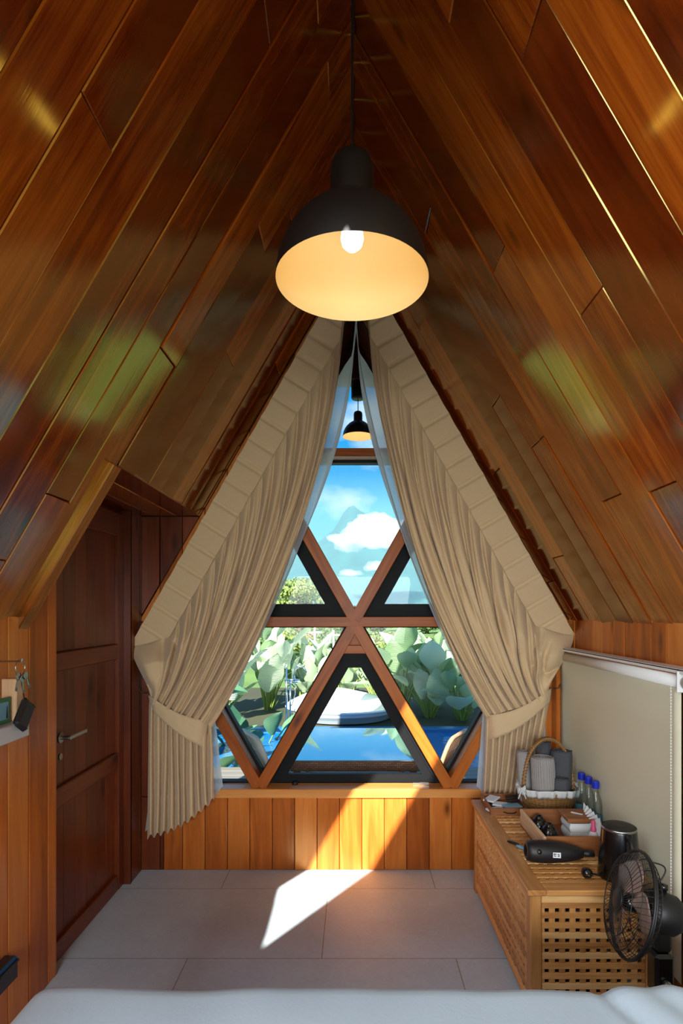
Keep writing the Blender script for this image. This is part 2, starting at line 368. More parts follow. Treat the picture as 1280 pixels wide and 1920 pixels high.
# ------------------------------------------------------------------ board cladding
def clip(poly, a, b):          # keep the left side of a->b
    outp = []; N = len(poly)
    def side(p): return (b[0]-a[0])*(p[1]-a[1])-(b[1]-a[1])*(p[0]-a[0])
    for i in range(N):
        p, q = poly[i], poly[(i+1) % N]; sp_, sq = side(p), side(q)
        if sp_ >= 0: outp.append(p)
        if (sp_ > 0 and sq < 0) or (sp_ < 0 and sq > 0):
            t_ = sp_/(sp_-sq); outp.append((p[0]+(q[0]-p[0])*t_, p[1]+(q[1]-p[1])*t_))
    return outp
def area(p): return 0.5*sum(p[i][0]*p[(i+1) % len(p)][1]-p[(i+1) % len(p)][0]*p[i][1] for i in range(len(p)))
def inset(poly, d):
    N = len(poly); res = poly[:]
    if area(poly) < 0: res = res[::-1]; 
    base = res[:]
    out_ = base[:]
    for i in range(N):
        a, b = base[i], base[(i+1) % N]; ln = math.hypot(b[0]-a[0], b[1]-a[1])
        if ln < 1e-6: continue
        nx, ny = -(b[1]-a[1])/ln*d, (b[0]-a[0])/ln*d
        out_ = clip(out_, (a[0]+nx, a[1]+ny), (b[0]+nx, b[1]+ny))
        if len(out_) < 3: return []
    return out_
def boards(mb, O, U, V, N, polys, pitch, lmin=9, lmax=9, gap=0.003, th=0.02, ch=0.003, v0=0.0, seed=1, tilt=0.0):
    rr = random.Random(seed); O, U, V, N = map(Vector, (O, U, V, N))
    for poly in polys:
        if area(poly) < 0: poly = poly[::-1]
        us = [p[0] for p in poly]; vs_ = [p[1] for p in poly]
        k0 = math.floor((min(vs_)-v0)/pitch); k1 = math.ceil((max(vs_)-v0)/pitch)
        for k in range(k0, k1):
            rk = random.Random(seed*1000+k); u = -6-rk.random()*2; a, b = v0+k*pitch, v0+(k+1)*pitch
            while u < 9:
                L = rk.uniform(lmin, lmax) if lmax < 8 else 40; bid = rk.random(); dz = rk.uniform(-tilt, tilt); dz2 = rk.uniform(-tilt, tilt)
                rect = [(u, a), (u+L, a), (u+L, b), (u, b)]; u += L
                c = rect
                for i in range(len(poly)):
                    c = clip(c, poly[i], poly[(i+1) % len(poly)])
                    if len(c) < 3: break
                if len(c) < 3 or abs(area(c)) < 1e-5: continue
                o1 = inset(c, gap/2); o2 = inset(c, gap/2+ch)
                if len(o1) < 3 or len(o2) < 3: continue
                mb.bid = bid
                def pt(p, dn):
                    f = (p[1]-a)/pitch
                    return O+U*p[0]+V*p[1]+N*(dn+dz*(1-f)+dz2*f)
                n1, n2 = len(o1), len(o2)
                uvf = lambda p: (p[0]+bid*11, p[1]-a+bid*5)
                vs = [pt(p, -ch) for p in o1]+[pt(p, -th) for p in o1]; uv = [uvf(p) for p in o1]*2
                fs = [(i, (i+1) % n1, (i+1) % n1+n1, i+n1) for i in range(n1)]
                vs += [pt(p, 0) for p in o2]; uv += [uvf(p) for p in o2]
                fs.append(tuple(range(2*n1, 2*n1+n2)))
                if n1 == n2: fs += [(i, (i+1) % n1, 2*n1+(i+1) % n1, 2*n1+i) for i in range(n1)]
                mb.add(vs, fs, uv)
    mb.bid = 0.5
    return mb

D = 3.37; RZ = 3.71; SL = 1.72; Q = math.hypot(1, SL)
XL, XR = -1.27, 1.285
def zr(x): return RZ-SL*abs(x)
YB = -2.2
SMAX = 1.325*Q; sT = (RZ-2.122)/SL*Q; YD = 2.20
sA, sB = (RZ-3.30)/SL*Q, (RZ-1.777)/SL*Q
left_rects = [((0, SMAX), (YB, -0.159)), ((0, sA), (-0.159, 0.558)), ((sB, SMAX), (-0.159, 0.558)), ((0, SMAX), (0.558, YD)), ((0, sT), (YD, D+0.25))]
right_rects = [((0, SMAX), (YB, D+0.25))]
def rp(r): (a, b), (c, d) = r; return [(a, c), (b, c), (b, d), (a, d)]
UL = Vector((-1, 0, -SL)).normalized(); UR = Vector((1, 0, -SL)).normalized()
NL = Vector((SL, 0, -1)).normalized(); NR = Vector((-SL, 0, -1)).normalized()
mb = MB()
boards(mb, (0,0,RZ), UL, (0,1,0), NL, [rp(((r[0]), (r[1][0], min(r[1][1], D)))) for r in left_rects], 0.1625, 1.1, 2.9, v0=YD-0.1625*8, seed=3, tilt=0.004)
boards(mb, (0,0,RZ), UR, (0,1,0), NR, [rp(((0, SMAX), (YB, D)))], 0.1625, 1.1, 2.9, v0=1.448-0.1625*8, seed=12, tilt=0.004)
mb.build('ceiling', M['ceil'], kind='structure')
def slab(mb, O, U, N, rects, t0, t1):
    for (a, b), (c, d) in rects:
        A = [Vector(O)+U*s_+Vector((0,1,0))*y-N*t for t in (t0, t1) for (s_, y) in ((a,c),(b,c),(b,d),(a,d))]
        mb.add(A, [(0,1,2,3),(7,6,5,4),(0,4,5,1),(1,5,6,2),(2,6,7,3),(3,7,4,0)])
mb = MB(); slab(mb, (0,0,RZ), UL, NL, left_rects, 0.018, 0.10); slab(mb, (0,0,RZ), UR, NR, right_rects, 0.018, 0.10)
for s_ in (-1, 1): mb.prism([(0,RZ+0.006),(s_*0.14,RZ-0.14*SL+0.04),(s_*0.14,RZ+0.1),(0,RZ+0.1)], YB, 4.62)
mb.build('roof', M['slab'], kind='structure')
# dormer on the left: flat ceiling, trims
mb = MB()
boards(mb, (0,0,2.122), (0,1,0), (1,0,0), (0,0,-1), [[(YD, -1.5), (D, -1.5), (D, -0.918), (YD, -0.918)]], 0.14, v0=-0.918-0.14*5, seed=5)
mb.bid = 0.3; mb.box((-1.55, YD-0.02, 2.14), (-0.945, D+0.25, 2.2))
mb.prism([(-1.5,1.40),(-0.895,2.2),(-1.5,2.2)], YD-0.10, YD-0.02)
mb.build('ceiling_dormer', M['ceil'], kind='structure')
mb = MB(); mb.bid = 0.6
a = Vector((0,YD-0.035,RZ))+UL*sT; b = Vector((0,YD-0.035,RZ))+UL*(SMAX-0.01)
mb.bar(a-NL*0.01, b-NL*0.01, 0.07, 0.06, up=NL, bev=0.004)
mb.build('trim_1', M['ceil'], kind='structure')
# floor
mb = MB(); mb.add([(-1.5, YB, 0), (1.5, YB, 0), (1.5, D+0.02, 0), (-1.5, D+0.02, 0), (-1.5, YB, -0.12), (1.5, YB, -0.12), (1.5, D+0.02, -0.12), (-1.5, D+0.02, -0.12)], [(0,1,2,3),(7,6,5,4),(0,4,5,1),(1,5,6,2),(2,6,7,3),(3,7,4,0)])
mb.build('floor', M['floor'], kind='structure')
# window wall cladding
ZS = 0.491; ZM = 1.489; ZT = 2.509; ZA = 3.53; CXW = 0.006; WN = 0.57
mb = MB(); rect = lambda x0, x1, z0, z1: [(z0, x0), (z1, x0), (z1, x1), (z0, x1)]
polys = [rect(-1.14, 1.42, 0, 0.44), rect(1.14, 1.42, 0.44, ZM),
         [(ZM, -1.291), (ZM, -1.14), (ZA, 0), (RZ, 0)], [(ZM, 1.291), (ZM, 1.14), (ZA, 0), (RZ, 0)]]
shade_polys = [[(ZM, -1.42), (ZM, -1.291), (2.122, -0.923), (2.122, -1.42)], rect(-1.42, -1.14, 0.44, ZM), rect(-1.42, -1.14, 0, 0.44)]
boards(mb, (0, D, 0), (0,0,1), (1,0,0), (0,-1,0), polys, 0.1345, v0=(510-663)/312.8, seed=8, gap=0.003, ch=0.003, tilt=0.0012)
mb.build('wall_back', M['wallw'], kind='structure')
mb = MB(); boards(mb, (0, D, 0), (0,0,1), (1,0,0), (0,-1,0), shade_polys, 0.1345, v0=(510-663)/312.8, seed=8, gap=0.003, ch=0.003)  # recess shade put into the colour: wall boards and stub in dark wood
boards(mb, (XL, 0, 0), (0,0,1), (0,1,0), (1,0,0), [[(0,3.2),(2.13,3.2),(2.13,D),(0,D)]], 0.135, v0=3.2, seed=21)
mb.build('wall_back_recess', M['door_shade'], kind='structure')
mb = MB(); mb.prism([(-1.5,0),(1.5,0),(1.5,0.44),(-1.5,0.44)], D+0.018, D+0.25); mb.prism([(-1.5,0.44),(-1.16,0.44),(-1.16,ZM),(-1.5,ZM)], D+0.018, D+0.25); mb.prism([(1.5,0.44),(1.16,0.44),(1.16,ZM),(1.5,ZM)], D+0.018, D+0.25)
for s_ in (-1, 1):
    mb.prism([(s_*1.34,ZM),(s_*1.16,ZM),(0,ZA+0.03),(0,RZ+0.05)], D+0.018, D+0.25)
mb.prism([(-1.5,ZM),(-1.29,ZM),(-0.92,2.14),(-1.5,2.14)], D+0.018, D+0.25)
mb.build('wall_outside', M['slab'], kind='structure')
mb = MB(); mb.bid = 0.7; mb.box((-1.2, D-0.018, 0.437), (1.2, D+0.108, ZS), 0.004); mb.box((-1.2, D+0.108, 0.40), (1.2, D+0.26, ZS-0.03), 0.002)
mb.build('trim_sill', M['sill'], kind='structure')

# ------------------------------------------------------------------ the triangular window
def off(poly, d): return inset(poly, d)
W = lambda pts: [(CXW+x, z) for x, z in pts]
cells = {
 'top': (W([(-WN,ZT),(WN,ZT),(0,ZA)]), 0), 'middle': (W([(0,ZM),(WN,ZT),(-WN,ZT)]), 0),
 'left': (W([(-2*WN,ZM),(0,ZM),(-WN,ZT)]), 1), 'right': (W([(0,ZM),(2*WN,ZM),(WN,ZT)]), 1),
 'lowl': (W([(-2*WN,ZM),(-WN,ZS),(0,ZM)]), 0), 'lowr': (W([(2*WN,ZM),(0,ZM),(WN,ZS)]), 0),
 'cl': (W([(-2*WN,ZS),(-WN,ZS),(-2*WN,ZM)]), 0), 'cr': (W([(WN,ZS),(2*WN,ZS),(2*WN,ZM)]), 0)}
zc = 1.31; xc = WN*(ZM-zc)/(ZM-ZS); dz_ = 0.062; wb = WN*(ZM-ZS+dz_)/(ZM-ZS)
cells['door'] = (W([(-wb,ZS-dz_),(wb,ZS-dz_),(xc,zc),(-xc,zc)]), 1)
for q_, s_ in (('cl', -1), ('cr', 1)): cells[q_] = (W([(s_*2*WN,ZS-0.03),(s_*(WN-0.017),ZS-0.03),(s_*2*WN,ZM)]), 0)
win = bpy.data.objects.new('window_1', None); COL.objects.link(win); win.location = (0, D+0.1, ZS); win['kind'] = 'structure'
mb = MB(); BW = 0.068; y0, y1 = D+0.008, D+0.10
def wbar(a, b, wd=BW, bid=None, dy=0.0):
    mb.bid = R.random() if bid is None else bid
    mb.bar((CXW+a[0], (y0+y1)/2+dy, a[1]), (CXW+b[0], (y0+y1)/2+dy, b[1]), wd, y1-y0, bev=0.003)
wbar((-1.14, ZM), (1.14, ZM), 0.06, 0.4)
wbar((-WN-.02, ZT), (WN+.02, ZT), 0.05, 0.1)
wbar((-0.0, ZM-0.01), (-WN, ZS), BW, 0.45, 0.0015); wbar((0.0, ZM-0.01), (WN, ZS), BW, 0.62, 0.0006)
wbar((0.0, ZM+0.01), (WN, ZT), BW, 0.35, -0.0012); wbar((0.0, ZM+0.01), (-WN, ZT), BW, 0.45, -0.0006)
wbar((-2*WN, ZM), (-WN-0.012, ZS), BW, 0.3, 0.001); wbar((2*WN, ZM), (WN+0.012, ZS), BW, 0.95, 0.001)
wbar((-WN*2, ZM), (0, ZA), 0.09, 0.3, 0.002); wbar((WN*2, ZM), (0, ZA), 0.09, 0.3, 0.002)
wbar((-xc, zc+0.012), (xc, zc+0.012), 0.05, 0.7, 0.004)
mb.bid = 0.45; mb.prism(W([(-0.055,ZM),(0,ZM-0.10),(0.055,ZM)]), D+0.02, D+0.098); mb.prism(W([(-0.055,ZM),(0.055,ZM),(0,ZM+0.10)]), D+0.035, D+0.098)
mb.build('window_frame', M['bar'], win)
mb = MB(); mb.bid = 0.4; mb.prism(W([(-xc, zc), (xc, zc), (0, ZM)]), D+0.05, D+0.09); mb.build('infill_panel', M['bar'], win)
for nm, (poly, sash) in cells.items():
    o_ = off(poly, 0.012); th = 0.055 if not sash else 0.05
    i_ = off(o_, 0.026 if not sash else 0.045)
    mb = MB()
    if len(o_) == len(i_): mb.ring(o_, i_, D+0.11, D+0.17)
    if sash:
        o2 = i_; i2 = off(o2, 0.052)
        if len(o2) == len(i2): mb.ring(o2, i2, D+0.13, D+0.165); i_ = i2
    fr = mb.build('pane_frame', M['blackal'], win); recalc(fr)
    g = MB(); N_ = len(i_); big = off(o_, 0.02)
    g.add([(p[0], D+0.145, p[1]) for p in big], [tuple(range(len(big)))]); g.build('pane', M['glass'], fr)
# handles and stay of the opening lower pane
mb = MB(); c = Vector((-0.36, D+0.08, ZS+0.012)); mb.lathe([(0,0.014),(0.018,0.014),(0.02,0.0),(0.0,0)], c-Vector((0,0,0.012)), (0,0,1), 12); mb.build('window_latch', M['blackm'], win, smooth=True)
mb = MB(); mb.box((0.36, D+0.07, ZS), (0.42, D+0.085, ZS+0.012), 0.002); mb.box((0.40, D+0.06, ZS), (0.46, D+0.07, ZS+0.018), 0.002); mb.build('window_stay', M['steel'], win)

# ------------------------------------------------------------------ side walls
mb = MB()
boards(mb, (XL, 0, 0), (0,0,1), (0,1,0), (1,0,0), [[(0,YB),(1.60,YB),(1.60,YD),(0,YD)], [(0,YD),(2.13,YD),(2.13,2.40),(0,2.40)]], 0.135, v0=2.2-0.135, seed=21, tilt=0.001)
mb.bid = 0.5; mb.box((-1.5, YB, 0), (XL-0.018, 2.385, 2.13)); mb.box((-1.5, 3.215, 0), (XL-0.018, D+0.02, 2.13))
mb.bid = 0.25; mb.box((-1.5, 2.385, 0), (XL, 2.402, 2.13))
mb.build('wall_left', M['wallw'], kind='structure')
mb = MB()
boards(mb, (XR, 0, 0), (0,0,1), (0,1,0), (-1,0,0), [[(1.30,YB),(1.56,YB),(1.56,D),(1.30,D)], [(0,YB),(0.32,YB),(0.32,D),(0,D)]], 0.12, v0=0.03, seed=22)
mb.bid = 0.4; mb.box((XR+0.018, YB, 0), (1.5, D+0.02, 0.32)); mb.box((XR+0.018, YB, 1.30), (1.5, D+0.02, 1.6)); mb.box((XR-0.1, 3.29, 0), (1.5, D, 1.335), 0.004); mb.box((XR, YB, 0.3), (1.5, YB+0.9, 1.32)); mb.box((XR, 1.98, 0.3), (1.5, 2.45, 1.32))
mb.box((1.21, YB+0.05, 1.303), (XR, 3.31, 1.33), 0.003)
mb.build('wall_right', M['wallw'], kind='structure')
for k_, (ya, yb_) in enumerate(((2.45, 3.29), (YB+0.9, 1.98))):
    mb = MB(); 
    for a in ((ya, ya+0.04), (yb_-0.04, yb_), ((ya+yb_)/2-0.02, (ya+yb_)/2+0.02)): mb.box((1.37, a[0], 0.32), (1.42, a[1], 1.30))
    mb.box((1.37, ya, 0.32), (1.42, yb_, 0.36)); mb.box((1.37, ya, 1.26), (1.42, yb_, 1.30))
    fr = mb.build('window_%d' % (k_+2), M['blackal'], kind='structure')
    g = MB(); g.add([(1.395, ya, 0.34), (1.395, yb_, 0.34), (1.395, yb_, 1.28), (1.395, ya, 1.28)], [(0,1,2,3)]); g.build('pane', M['glass'], fr)
mb = MB(); mb.bid = 0.3; mb.box((-1.5, 3.197, 0), (XL, 3.215, 2.13)); mb.build('trim_door', M['door_shade'], kind='structure')  # stub face darkened with the recess, shade put into its colour
# rear gable behind the camera, with an opening added for the fill light
mb = MB(); mb.prism([(-1.5,0),(-1.0,0),(-1.0,2.2),(-1.5,2.2)], YB-0.1, YB); mb.prism([(1.1,0),(1.5,0),(1.5,2.2),(1.1,2.2)], YB-0.1, YB); mb.prism([(-1.1,2.15),(1.1,2.15),(0,3.8)], YB-0.1, YB); mb.prism([(-1.0,0),(1.1,0),(1.1,0.5),(-1.0,0.5)], YB-0.1, YB)
mb.build('wall_rear', M['slab'], kind='structure')

# ------------------------------------------------------------------ door in the recess on the left
dr = bpy.data.objects.new('door_1', None); COL.objects.link(dr); dr.location = (-1.32, 2.92, 0); dr['kind'] = 'structure'
mb = MB(); XD = -1.32
mb.bid = 0.35; mb.box((XD-0.05, 2.402, 0), (XD-0.024, 3.198, 2.13)); 
mb.bid = 0.3; mb.box((XD-0.03, 2.402, 0), (XD+0.012, 2.47, 2.1), 0.004)
mb.bid = 0.45; mb.box((XD-0.03, 3.13, 0), (XD+0.012, 3.198, 2.1), 0.004)
for z0_, z1_, bb in ((0.0, 0.085, 0.7), (0.68, 0.765, 0.6), (1.285, 1.37, 0.55), (1.97, 2.1, 0.5)):
    mb.bid = bb; mb.box((XD-0.03, 2.47, z0_), (XD+0.010, 3.13, z1_), 0.005)
mb.build('door_frame', M['door_shade'], dr)
mb = MB()
boards(mb, (XD-0.012, 0, 0), (0,0,1), (0,1,0), (1,0,0), [[(0.08,2.47),(0.69,2.47),(0.69,3.13),(0.08,3.13)], [(0.765,2.47),(1.29,2.47),(1.29,3.13),(0.765,3.13)], [(1.37,2.47),(1.98,2.47),(1.98,3.13),(1.37,3.13)]], 0.11, v0=2.47, seed=31, gap=0.002, ch=0.0015, th=0.01)
mb.build('door_panel', M['door_shade'], dr)
mb = MB(); z_ = 0.99; mb.tube([(XD+0.01, 2.505, z_), (XD+0.055, 2.505, z_)], 0.010, 10); mb.obox((XD+0.058, 2.575, z_), (0,1,0), (1,0,0), (0,0,1), 0.078, 0.006, 0.009, 0.003)
mb.lathe([(0,0.008),(0.024,0.008),(0.024,0)], (XD+0.01, 2.505, z_), (1,0,0), 20)
mb.build('door_handle', M['steel'], dr, smooth=False)
mb = MB(); mb.lathe([(0,0.006),(0.015,0.006),(0.015,0)], (XD+0.01, 2.505, z_-0.085), (1,0,0), 16); mb.build('keyhole_plate', M['steel'], dr)

# ------------------------------------------------------------------ curtains
def bez(a, b, c, d, t):
    s = 1-t; return a*s*s*s+b*3*s*s*t+c*3*s*t*t+d*t*t*t
def V2(x, y): return Vector((x, y))
def curtain(cfg, sheer=False):
    T0, T1, hd, tieL, tieR, hemL, hemR, N, sgn, yc = (cfg[k] for k in ('T0','T1','hd','tieL','tieR','hemL','hemR','N','sgn','yc'))
    rr = random.Random(cfg['seed']); ph = [rr.uniform(-0.35, 0.35) for _ in range(N+3)]; am = [rr.uniform(0.6, 1.25) for _ in range(N+3)]
    def fold(u):            # 0..1 ridge profile, sharp creases
        x = u*N; k = int(min(N-1, x)); f = x-k
        return (abs(math.sin(PI*f))**0.6)*am[k], k, f
    hl = cfg['hlen']
    def hlen(u): return hl*min(1.0, (1-u)/0.15+0.1, u/0.07+0.06)
    def top(u): return V2(*T0).lerp(V2(*T1), u)
    def head(u, v):         # v 0..1 over the stitched heading
        p = top(u); q = p+V2(*hd)*hlen(u)*v; h, k, f = fold(u)
        y = yc+0.015-0.026*(1-abs(2*f-1)**9)*(0.5+0.5*v)-0.022*f
        q = q+(V2(*T1)-V2(*T0)).normalized()*(-sgn*0)
        return P(q.x, q.y+2.0*math.sin(PI*f), y)
    def body(u, v):
        q0 = top(u)+V2(*hd)*hlen(u); pe = V2(*tieL).lerp(V2(*tieR), u); L = (pe-q0).length
        c1 = q0+V2(cfg['c1'][0]*L, cfg['c1'][1]*L); c2 = pe+V2(cfg['c2'][0]*L, cfg['c2'][1]*L)
        p = bez(q0, c1, c2, pe, v)
        h, k, f = fold(u)
        wob = noise.noise(Vector((u*N*0.9, v*2.2, cfg['seed'])))
        a = cfg.get('amp', 1)*(0.022+0.16*min(1, v*3)*(1-0.62*v))
        x2 = u*N*0.5+wob*0.6
        hh = 0.18*h+0.85*abs(math.sin(PI*x2))**0.6
        hh = h*(1-min(1, v*2.5))+hh*min(1, v*2.5)
        px_sh = wob*9*math.sin(PI*min(1, v))*(1 if 0.02 < u < 0.98 else 0)
        return P(p.x+px_sh, p.y+2.0*math.sin(PI*f)*(1-min(1, v*6)), yc+0.012-a*hh-0.025*v*math.sin(PI*u)*cfg.get('amp', 1))
    def low(u, v):
        pe = V2(*tieL).lerp(V2(*tieR), u); b0 = V2(*hemL).lerp(V2(*hemR), u)
        b0.y += cfg['hemsag']*math.sin(PI*u)+4*math.cos(2*PI*u*N*0.55)
        p = pe.lerp(b0, v); p.x += cfg['flare']*math.sin(PI*v*0.5)*(u-0.5)*0
        h, k, f = fold(u); wob = noise.noise(Vector((u*6, v*1.2, 9+cfg['seed'])))
        hh = abs(math.sin(PI*(u*N*0.55+0.35*wob)))**0.75
        a = cfg.get('amp', 1)*(0.045+0.03*v)
        return P(p.x, p.y, yc+0.012-a*hh-0.025*(1-v)*math.sin(PI*u))
    nu = N*12
    if sheer:
        root = None
        mb = MB(); mb.grid(lambda u, v: body(u, v), nu//2, 44); mb.grid(lambda u, v: low(u, v), nu//2, 24)
        return mb
    root = thing('curtain', P(*hemL, yc), cfg['label'], 'curtain')
    mb = MB(); mb.grid(head, nu, 8); mb.build('pleated_heading', M['linen'], root, smooth=True)
    mb = MB(); mb.grid(body, nu, 64); mb.grid(low, nu, 34); mb.build('curtain_panel', M['linen'], root, smooth=True)
    # tieback band
    A0, A1, B0, B1 = (V2(*q) for q in cfg['band'])   # start top/bottom, end top/bottom
    def bandf(u, v):
        sag = cfg['bandsag']*math.sin(PI*u)
        a = A0.lerp(B0, u); b = A1.lerp(B1, u); p = a.lerp(b, v); p.y += sag
        if u > 0.92: pass
        return P(p.x, p.y, yc-0.055-0.035*math.sin(PI*min(1, u*1.0))-0.004*math.sin(PI*v)+(0.05*((u-0.85)/0.15)**2 if u > 0.85 else 0)+(0.06*((0.12-u)/0.12)**2 if u < 0.12 else 0)-0.003*noise.noise(Vector((u*9, v*2, 3))))
    mb = MB(); mb.grid(bandf, 40, 8); mb.build('tieback', M['linen'], root, smooth=True, solid=0.004)
    mb = MB(); hk = cfg['hook']; c = P(hk[0], hk[1], yc+0.03); mb.tube([c+Vector((0,0.08,0)), c, c+Vector((sgn*-0.02,-0.02,0.01)), c+Vector((sgn*-0.03,-0.01,0.03))], 0.004, 6); mb.build('tieback_hook', M['steel'], root)
    return root
CL = dict(T0=(243,1210), T1=(645,508), hd=(0.84,0.54), hlen=56, tieL=(279,1318), tieR=(398,1362), hemL=(276,1570), hemR=(402,1497), N=18, sgn=1, yc=3.27, seed=4,
          c1=(0.0,0.30), c2=(0.13,-0.19), hemsag=14, flare=0, bandsag=10, band=((277,1302),(281,1326),(392,1352),(384,1402)), hook=(272,1300),
          label='beige pleated linen curtain tied back left of the triangular window, beside the door recess')
CRr = dict(T0=(1078,1190), T1=(690,508), hd=(-0.86,0.50), hlen=56, tieL=(1030,1310), tieR=(910,1345), hemL=(985,1560), hemR=(905,1520), N=18, sgn=-1, yc=3.27, seed=9,
          c1=(0.0,0.30), c2=(-0.13,-0.20), hemsag=6, flare=0, bandsag=12, band=((1034,1290),(1032,1314),(908,1342),(916,1388)), hook=(1038,1292),
          label='beige pleated linen curtain tied back right of the triangular window, above the wicker basket')
curtain(CL); curtain(CRr)
s1 = dict(CL); s1.update(T1=(667,540), hlen=60, tieR=(403,1345), tieL=(300,1330), hemR=(418,1478), hemL=(272,1555), yc=3.335, N=12, seed=5, amp=0.15)
s2 = dict(CRr); s2.update(T1=(669,540), hlen=60, tieR=(905,1335), tieL=(1020,1330), hemR=(893,1478), hemL=(1030,1530), yc=3.335, N=12, seed=6, amp=0.15)
tag(curtain(s1, True).build('sheer_curtain', M['sheer'], smooth=True), 'white voile sheer curtain behind the left linen curtain', 'sheer curtain')
tag(curtain(s2, True).build('sheer_curtain', M['sheer'], smooth=True), 'white voile sheer curtain behind the right linen curtain', 'sheer curtain')

# ------------------------------------------------------------------ pendant lamps
def pendant(c, r, zrim, ztop, label, lit, canopy=False):
    k = r/0.235
    root = thing('pendant_lamp', (c[0], c[1], zrim), label, 'lamp')
    prof = [(0.235,0.0),(0.234,0.02),(0.226,0.065),(0.208,0.11),(0.178,0.155),(0.138,0.195),(0.098,0.222),(0.068,0.236)]
    O = Vector((c[0], c[1], zrim))
    mb = MB(); mb.lathe([(a*k, b*k) for a, b in prof], O, k=64); mb.build('lamp_shade', M['lampout'], root, smooth=True)
    mb = MB(); mb.lathe([(0.2345*k, 0.0)]+[((a-0.004)*k, (b-0.003)*k) for a, b in prof[1:]]+[(0.0, 0.233*k)], O, k=64); mb.build('shade_lining', M['lampin'], root, smooth=True)
    mb = MB(); mb.lathe([(0.068*k,0.230*k),(0.068*k,0.345*k),(0.060*k,0.372*k),(0.040*k,0.386*k),(0.012*k,0.392*k),(0,0.392*k)], O, k=40); mb.build('lamp_neck', M['lampout'], root, smooth=True)
    mb = MB(); mb.tube([O+Vector((0,0,0.39*k)), Vector((c[0], c[1], ztop))], 0.0035, 8); mb.build('cord', M['blackm'], root)
    mb = MB(); mb.lathe([(0.0,0.096*k),(0.018*k,0.100*k),(0.031*k,0.113*k),(0.036*k,0.133*k),(0.033*k,0.155*k),(0.022*k,0.18*k),(0.016*k,0.2*k)], O, k=28)
    mb.build('light_bulb', M['bulb'] if lit else M['bulboff'], root, smooth=True)
    mb = MB(); mb.lathe([(0.02*k,0.185*k),(0.02*k,0.232*k)], O, k=20); mb.build('socket', M['blackm'], root)
    if canopy: mb = MB(); mb.lathe([(0,-0.15),(0.05,-0.15),(0.055,-0.14),(0.055,0),(0,0)], (c[0], c[1], ztop), k=24); mb.build('ceiling_cup', M['lampout'], root, smooth=True)
    return root, O, k
def emit(name, c, s_):
    m, n, l, b = base_mat(name); b.inputs['Base Color'].default_value = c; b.inputs['Emission Color'].default_value = c; b.inputs['Emission Strength'].default_value = s_; return m
M['bulb'] = emit('lit_bulb', (0.86,0.95,1.0,1), 1.6); M['bulboff'] = emit('lit_porch_bulb', (1.0,0.85,0.6,1), 1.2)
LD = 1.737
root, O, k = pendant((-0.005, LD), 0.235, 2.572, RZ-0.02, 'large black bell pendant lamp with cream lining hanging in the room', True)
pl = bpy.data.lights.new('bulb_light', 'POINT'); po = bpy.data.objects.new('bulb_light', pl); COL.objects.link(po); po.location = O+Vector((0,0,0.03)); pl.energy = 0.72; pl.color = (1.0,0.74,0.24); pl.shadow_soft_size = 0.07
root, O, k = pendant((0.034, 4.5), 0.122, 2.95, 3.40, 'small black pendant lamp added outside in place of a lamp reflection', True, True)  # added lamp, stands in for a lamp mirrored in the glass
p2 = bpy.data.lights.new('reflection_lamp_light', 'POINT'); q2 = bpy.data.objects.new('reflection_lamp_light', p2); COL.objects.link(q2); q2.location = O+Vector((0,0,0.015)); p2.energy = 0.4; p2.color = (1.0,0.7,0.4); p2.shadow_soft_size = 0.015

# overhang over the porch
mb = MB()
boards(mb, (0,0,RZ), UL, (0,1,0), NL, [rp(((0, SMAX), (D+0.25, 4.62)))], 0.15, seed=41); boards(mb, (0,0,RZ), UR, (0,1,0), NR, [rp(((0, SMAX), (D+0.25, 4.62)))], 0.15, seed=42)
slab(mb, (0,0,RZ), UL, NL, [((0, SMAX), (D+0.25, 4.62))], 0.018, 0.1); slab(mb, (0,0,RZ), UR, NR, [((0, SMAX), (D+0.25, 4.62))], 0.018, 0.1)
mb.bid = 0.3; mb.prism([(-0.2,3.402),(0.2,3.402),(0,3.73)], 4.56, 4.6); mb.bid = 0.2; mb.box((-0.19, 4.42, 3.385), (0.19, 4.6, 3.41)) 
mb.build('roof_overhang', M['door_shade'], kind='structure')

